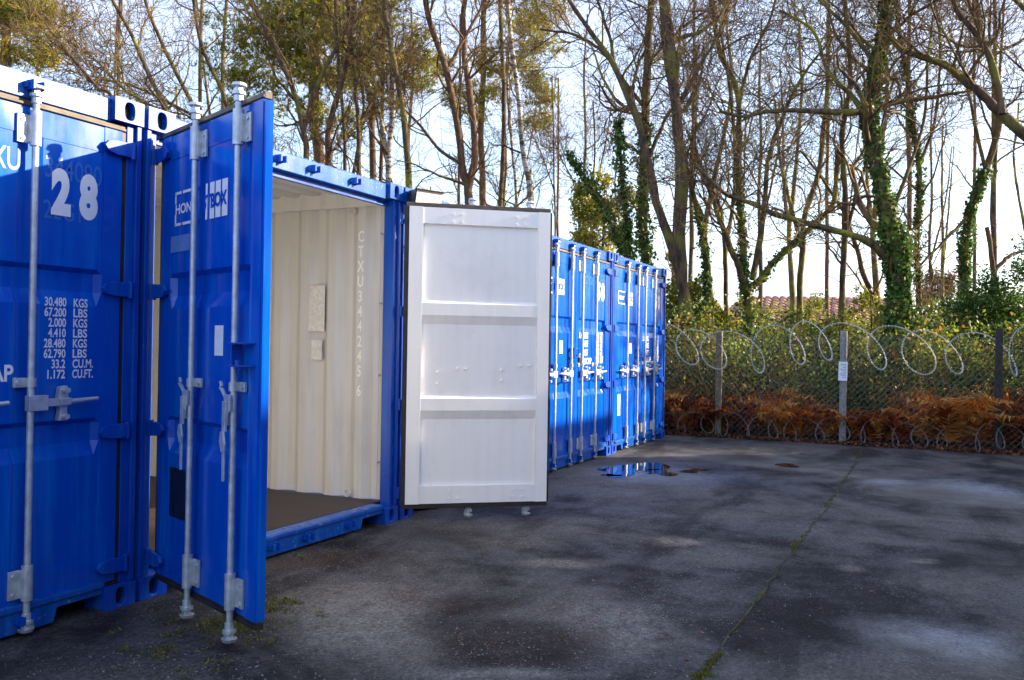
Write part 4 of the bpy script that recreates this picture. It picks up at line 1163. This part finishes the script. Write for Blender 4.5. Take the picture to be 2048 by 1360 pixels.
make_tree('bare_tree', 22.0, [([(1180, 500), (1184, 400), (1190, 300), (1186, 200)], 6, 3), ([(1184, 420), (1140, 350), (1110, 290)], 4, 2, 0.3)], 'very thin sapling left of the two ivy covered snags', barkm='bark', dens=0.7, low=0.1, l1=(0.9, 2.0))

# deeper in the wood: copies of three trees
protos = []
for i, (bk, st) in enumerate((('bark', [([(1000, 620), (1004, 480), (996, 340), (1006, 200), (1000, 40), (1010, -120)], 13, 5), ([(998, 420), (1040, 300), (1070, 180), (1090, 60)], 7, 3, 0.5)]),
                              ('barkmoss', [([(1000, 620), (990, 480), (1010, 360), (1040, 220), (1030, 60)], 15, 5), ([(992, 470), (950, 360), (930, 230), (900, 100)], 9, 3, 0.4)]),
                              ('barkpine', [([(1000, 620), (1002, 420), (1000, 220), (1006, 20), (1002, -160)], 11, 6)]))):
    lb = ['slender bare tree standing deep in the wood', 'crooked mossy bare tree standing deep in the wood', 'straight reddish stemmed bare tree standing deep in the wood'][i]
    protos.append((make_tree(('bare_tree', 'bare_tree', 'bare_tree')[i], 24.0, st, lb, barkm=bk, dens=0.45, low=0.3, group=['slender bare trees deep in the wood', 'crooked bare trees deep in the wood', 'straight bare trees deep in the wood'][i])))
KIND = {protos[0].name: 'slender bare tree deep in the wood', protos[1].name: 'crooked bare tree deep in the wood', protos[2].name: 'straight bare tree deep in the wood'}
spots = []
PLACE = [(140, 'at the far left above the container marked 28'), (300, 'above the right half of the container marked 28'), (430, 'behind the hinge side of the upright blue door'), (560, 'behind the free edge of the upright blue door'),
         (690, 'above the left part of the open container'), (830, 'above the right part of the open container'), (950, 'above the left of the white door leaf'), (1110, 'above the right of the white door leaf'),
         (1230, 'above the container marked 58'), (1340, 'above the container marked 60'), (1441, 'between the container row and the left fence post'), (1560, 'just right of the left fence post'),
         (1685, 'just left of the concrete fence post'), (1780, 'just right of the concrete fence post'), (1900, 'between the ivy clad trunk and the dark post'), (2000, 'just left of the dark fence post'), (9999, 'right of the dark fence post')]
used = {}
def place_of(px):
    for x, t in PLACE:
        if px < x: return t
def wood_label(o, px, d, src=None):
    kind = KIND[src.name]
    t = place_of(px); k = used.get((kind, t), 0); used[(kind, t)] = k+1
    o['label'] = ['', 'another ', 'third ', 'fourth ', 'fifth ', 'sixth ', 'seventh '][k]+kind+' '+t
rs = random.Random(5)
for px in list(range(60, 1300, 62))+list(range(1330, 2060, 52)):
    spots.append((px+rs.uniform(-18, 18), rs.uniform(25, 42)))
tbl = {}
for c_ in bpy.data.objects:
    if c_.parent: tbl.setdefault(c_.parent.name, []).append(c_)
for i, (px, d) in enumerate(spots):
    pr = protos[i % 3]
    o = pr if i < 3 else copy_tree(pr, None, tbl)
    wood_label(o, px, d, pr)
    p = at(px, 700, d); o.location = (p[0], p[1], -0.05)
    o.rotation_euler.z = rs.uniform(0, 6.28)
    s_ = rs.uniform(0.8, 1.25); o.scale = (s_, s_, s_*rs.uniform(0.95, 1.15))

# yellow flowering bushes
def leafy(name, c0, clumps, n, size, mat, label, cat, stems=4, mean=0.5, aspect=0.6, group=None):
    """clumps: (dx right, dz, radius m, dy depth)"""
    root = empty(name, (c0[0], c0[1], 0.0)); tag(root, label, cat, group)
    tot = sum(r**2 for _, _, r, _ in clumps)
    cs, at_ = [], []
    for (dx, z, r, dd) in clumps:
        k = int(n*r**2/tot)
        base = np.array([rt[0]*dx+fw[0]*dd, rt[1]*dx+fw[1]*dd, z])
        sub = base+rng.normal(0, 0.48, (8, 3))*r; wh = rng.integers(0, 8, k)
        q = sub[wh]+rng.normal(0, 0.3, (k, 3))*r
        q[:, 2] = np.maximum(q[:, 2], 0.03)
        cs.append(q); at_.append(np.clip(rng.normal(mean, 0.15, 8)[wh]+rng.normal(0, 0.18, k), 0, 1))
    C = np.concatenate(cs)
    V, FF = leaves(C, size, aspect)
    mesh_np('foliage', V, FF, mat, root, attr=np.concatenate(at_))
    ps = []
    for i in range(stems):
        dx, z, r, dd = clumps[i % len(clumps)]
        tip = np.array([rt[0]*dx+fw[0]*dd, rt[1]*dx+fw[1]*dd, z])
        ps.append(smooth_line([(rng.normal(0, 0.1), rng.normal(0, 0.1), -0.02), tip*0.5+rng.normal(0, 0.1, 3)*np.array([1, 1, 0.2]), tip], 10))
    Pm = np.array(ps); Rm = np.repeat(np.linspace(0.04, 0.01, 10)[None], stems, 0)
    c1, r1 = spawn(Pm, Rm, 8, 0.3, 1, 0.3, 0.8, 0.5, 0.4, 1.0, 5, 0.2, 0.03, 0.4, 0.005)
    V, FF = join([tubes(Pm, Rm, 6), tubes(c1, r1, 3)])
    mesh_np('stems', V, FF, M['bark'], root, smooth=True)
    return root
def px_clumps(d, c0px, lst):
    return [((x-c0px)*d/F, 1.356+(701-y)*d/F, r*d/F, dd) for x, y, r, dd in lst]
d = 20.0; g0 = at(1195, 700, d)
leafy('mimosa_bush', g0, px_clumps(d, 1195, [(1150, 385, 24, 0), (1175, 440, 30, 0), (1205, 360, 18, 0), (1210, 420, 30, 0.3), (1160, 480, 30, 0), (1230, 470, 30, 0), (1190, 520, 40, 0), (1250, 400, 20, 0), (1150, 430, 18, 0)]), 9000, 0.085, M['mimosa'],
      'tall mimosa bush with yellow blossom above the container marked 58', 'bush', 5, 0.55, 0.5)
d = 18.5; g0 = at(1385, 700, d)
leafy('mimosa_bush', g0, px_clumps(d, 1385, [(1350, 620, 25, 0), (1385, 590, 25, 0), (1400, 630, 25, 0), (1345, 575, 18, 0), (1340, 520, 14, 0), (1425, 610, 18, 0), (1440, 640, 20, 0)]), 5200, 0.085, M['mimosa'],
      'yellow green mimosa bush just right of the far end of the container row', 'bush', 4, 0.42, 0.5)
d = 16.0; g0 = at(1975, 700, d)
leafy('evergreen_bush', g0, px_clumps(d, 1975, [(1915, 620, 34, 0), (1960, 590, 40, 0), (2010, 560, 40, 0), (2040, 610, 45, 0), (1940, 665, 40, 0), (2000, 650, 50, 0), (2055, 530, 35, 0), (1890, 660, 25, 0), (2060, 660, 50, 0)]), 13000, 0.075, M['ivy'],
      'dense dark evergreen bush at the right edge behind the fence', 'bush', 6, 0.35, 0.5)
d = 40.0; g0 = at(1872, 700, d)
leafy('round_crowned_tree', g0, px_clumps(d, 1872, [(1850, 570, 22, 0), (1872, 548, 24, 0), (1900, 560, 22, 0), (1880, 590, 26, 0), (1850, 600, 22, 0)]), 7000, 0.11, M['tan'],
      'round tan crowned tree far off, right of the tiled roof', 'tree', 4, 0.5, 0.4)
# evergreen shrubs between the trees
sp_ = leafy('holly_shrub', at(1560, 700, 17.5), [(0, 1.0, 0.55, 0), (0.45, 1.45, 0.4, 0.1), (-0.5, 1.3, 0.42, 0), (0.1, 1.9, 0.35, 0), (-0.2, 0.5, 0.5, 0), (0.5, 0.6, 0.5, 0)], 3800, 0.075, M['under'],
            'leafy evergreen shrub growing between the trunks', 'shrub', 5, 0.6, 0.55, 'evergreen shrubs between the trunks')
sp2 = leafy('laurel_shrub', at(1740, 700, 18.5), [(0, 0.9, 0.6, 0), (0.4, 1.3, 0.4, 0.1), (-0.4, 1.5, 0.42, 0), (0.1, 2.1, 0.38, 0), (0.0, 2.6, 0.25, 0)], 3600, 0.085, M['mimosa'],
            'yellow green upright shrub growing between the trunks', 'shrub', 5, 0.22, 0.55, 'yellow green shrubs between the trunks')
tbl = {}
for c_ in bpy.data.objects:
    if c_.parent: tbl.setdefault(c_.parent.name, []).append(c_)
KIND[sp_.name] = 'leafy evergreen shrub'; KIND[sp2.name] = 'yellow green shrub'
for i in range(56):
    src = sp_ if i % 5 < 3 else sp2
    o = copy_tree(src, None, tbl)
    d = rs.uniform(16.0, 34.0)
    px = 1330+(i*97 % 760)+rs.uniform(-20, 20)
    wood_label(o, px, d, src)
    p = at(px, 700, d); o.location = (p[0], p[1], 0); o.rotation_euler.z = rs.uniform(0, 6.28)
    s_ = rs.uniform(0.75, 1.15)*(1 if d < 24 else 1.25); o.scale = (s_*1.1, s_*1.1, s_*rs.uniform(0.75, 0.95))

# undergrowth right behind the fence: one mass of bramble and holly leaves
NC = 1150
yc_ = rng.uniform(-9.5, 6, NC); xc_ = FX+0.4+np.abs(rng.normal(0, 1.4, NC))
topc = 1.30+0.32*np.sin(yc_*1.3+1)+0.2*np.sin(yc_*3.1+xc_)+0.14*(xc_-FX)
zc_ = topc*rng.uniform(0.15, 1.0, NC)**0.7
rc_ = rng.uniform(0.10, 0.26, NC)
tc_ = np.clip(0.36+0.16*np.sin(yc_*1.7+2)+rng.normal(0, 0.30, NC), 0.0, 1)
wh = np.repeat(np.arange(NC), (rc_*340).astype(int))
P = np.stack([xc_, yc_, zc_], 1)[wh]+rng.normal(0, 1, (len(wh), 3))*rc_[wh][:, None]*np.array([0.7, 1.0, 0.7])
P[:, 2] = np.abs(P[:, 2]); P[:, 0] = np.maximum(P[:, 0], FX+0.12)
tone = tc_[wh]
V, FF = leaves(P, 0.065, 0.65)
tag(mesh_np('undergrowth', V, FF, M['under'], attr=np.clip(tone+rng.normal(0, 0.12, len(P)), 0, 1)), kind='stuff')
# fine stalks through it
n = 1500
b0 = np.stack([FX+0.2+np.abs(rng.normal(0, 0.9, n)), rng.uniform(-9, 5, n), np.zeros(n)], 1)
dr = rng.normal(0, 0.35, (n, 3)); dr[:, 2] = 1; dr /= np.linalg.norm(dr, axis=1)[:, None]
Q = b0[:, None]+dr[:, None]*np.linspace(0, 1, 6)[None, :, None]*rng.uniform(0.6, 2.1, (n, 1, 1)); Q += np.cumsum(rng.normal(0, 0.03, Q.shape), 1)
V, FF = tubes(Q, np.repeat(np.linspace(0.006, 0.003, 6)[None], n, 0), 3)
tag(mesh_np('dry_stalks', V, FF, M['twig']), kind='stuff')
# dead bracken
n = 6200
yb = rng.uniform(-9.5, 5, n); yb = yb+0.22*np.sin(yb*5.3)+0.12*np.sin(yb*11); xb = FX+0.02+np.abs(rng.normal(0, 0.9, n))
hb_ = 0.80+0.22*np.sin(yb*1.9+0.5)*np.sin(yb*0.7)+0.14*np.sin(yb*4.3)+0.10*np.clip(xb-FX, 0, 2)+0.16*np.clip(-yb-2, 0, 3)/3
az = rng.uniform(0, 2*PI, n); L = hb_*rng.uniform(0.55, 1.15, n)
m_ = 9
s_ = np.linspace(0, 1, m_)
arc = np.stack([np.cos(az)[:, None]*(s_**1.6)[None]*L[:, None]*0.6, np.sin(az)[:, None]*(s_**1.6)[None]*L[:, None]*0.6, (s_-0.42*s_**3)[None]*L[:, None]], 2)
base = np.stack([xb, yb, np.zeros(n)], 1)[:, None]+arc
T = np.gradient(base, axis=1); T /= np.linalg.norm(T, axis=2)[..., None]
side = np.cross(T, np.array([0, 0, 1.0])); side /= np.linalg.norm(side, axis=2)[..., None]+1e-6
roll = rng.normal(0, 0.9, (n, 1, 1)); side = side+np.cross(T, side)*roll; side /= np.linalg.norm(side, axis=2)[..., None]
Vs = []
for j in range(2, m_):
    for q in (0.0, 0.5):
        c_ = base[:, j]-T[:, j]*q*L[:, None]/m_
        wl_ = (L*0.24*(1-0.75*s_[j])*rng.uniform(0.7, 1.2, n))[:, None]
        for sg in (1, -1):
            tip_ = c_+side[:, j]*sg*wl_+T[:, j]*wl_*0.5+rng.normal(0, 0.03, (n, 3)); tip_[:, 2] -= 0.02
            Vs.append(np.stack([c_-T[:, j]*0.022, c_+T[:, j]*0.022, tip_], 1))
V = np.stack(Vs, 1)
att = np.repeat(np.clip(0.56+0.25*np.sin(yb*2.7)+rng.normal(0, 0.28, n), 0, 1), V.shape[1])
tag(mesh_np('bracken', V.reshape(-1, 3), np.arange(V.shape[0]*V.shape[1]*3).reshape(-1, 3), M['fern'], attr=att), kind='stuff')
# leaf litter along the fence foot
n = 9000
P = np.stack([FX-0.30+np.abs(rng.normal(0, 0.45, n)), rng.uniform(-9.5, 5, n), rng.uniform(0.0, 0.05, n)], 1)
V, FF = leaves(P, 0.05, 0.6)
tag(mesh_np('leaf_litter', V, FF, M['litter'], attr=rng.uniform(0, 1, n)), kind='stuff')
# a few leaves blown on to the asphalt
P = np.array([ground(rng.uniform(450, 2040), rng.uniform(905, 1340)) for _ in range(90)]); P = P[(P[:, 1] < -0.1) & (P[:, 0] < FX-0.3)]; P[:, 2] = 0.008
V, FF = leaves(P, 0.03, 0.6)
V[:, 2] = 0.004+np.abs(V[:, 2]-0.008)*0.3
tag(mesh_np('fallen_leaves', V, FF, M['litter'], attr=rng.uniform(0.4, 1, len(P))), kind='stuff')

# ------------------------------------------------------------------ far house with a tiled roof
hd_ = 36.0
hc = at(1690, 700, hd_)
house = empty('house', (hc[0], hc[1], 0), YAW-PI/2)      # local x to the right, local y away
tag(house, 'low house with a brown clay tiled roof glimpsed through the trunks', 'house')
e0, e1, zr0, zr1, dep_ = -4.6, 4.4, 2.35, 3.75, 3.2
mb = MB(); mb.box(-4.2, 4.0, 0.3, 6.2, -0.02, 2.34); mb.build('wall', M['stucco'], house)
mb = MB()
mb.add([(e0, 0, zr0), (e1, 0, zr0), (e1-1.2, dep_, zr1), (e0+1.2, dep_, zr1), (e0, 2*dep_, zr0), (e1, 2*dep_, zr0)], [(0, 1, 2, 3), (3, 2, 5, 4), (1, 5, 2), (0, 3, 4), (0, 4, 5, 1)])
mb.build('roof', M['tile'], house)
for wx_ in (-2.6, 0.2, 2.6):
    mb = MB(); mb.box(wx_-0.45, wx_+0.45, 0.26, 0.299, 0.9, 2.0); wo_ = mb.build('window', M['dark'], house)
    mb = MB(); mb.box(wx_-0.5, wx_-0.4505, 0.25, 0.30, 0.85, 2.05); mb.box(wx_+0.4505, wx_+0.5, 0.25, 0.30, 0.85, 2.05); mb.build('window_frame', M['paper'], wo_)
sl_ = math.hypot(dep_, zr1-zr0); rows = 11; tw = 0.33
tme = None
an = math.atan2(zr1-zr0, dep_)
for r_ in range(rows):
    f = r_/rows
    xl, xr = e0+1.2*f+0.1, e1-1.2*f-0.1
    k = int((xr-xl)/tw)
    for i in range(k):
        if tme is None:
            t_ = MB()
            vs = []
            for yy_ in (0.0, sl_/rows*1.12):
                for q in range(5):
                    w = PI*q/4; vs.append((-math.cos(w)*tw*0.47, yy_, 0.012+math.sin(w)*0.07+(0.02 if yy_ == 0 else 0.0)))
            t_.add(vs, [(q, q+1, q+6, q+5) for q in range(4)]+[(0, 1, 2, 3, 4)])
            o = t_.build('roof_tile', M['tile'], house, fixn=False); tme = o.data
        else:
            o = bpy.data.objects.new('roof_tile', tme); col.objects.link(o); o.parent = house
        o.location = (xl+tw*(i+0.5), dep_*f, zr0+(zr1-zr0)*f+0.006); o.rotation_euler = (an, 0, 0)
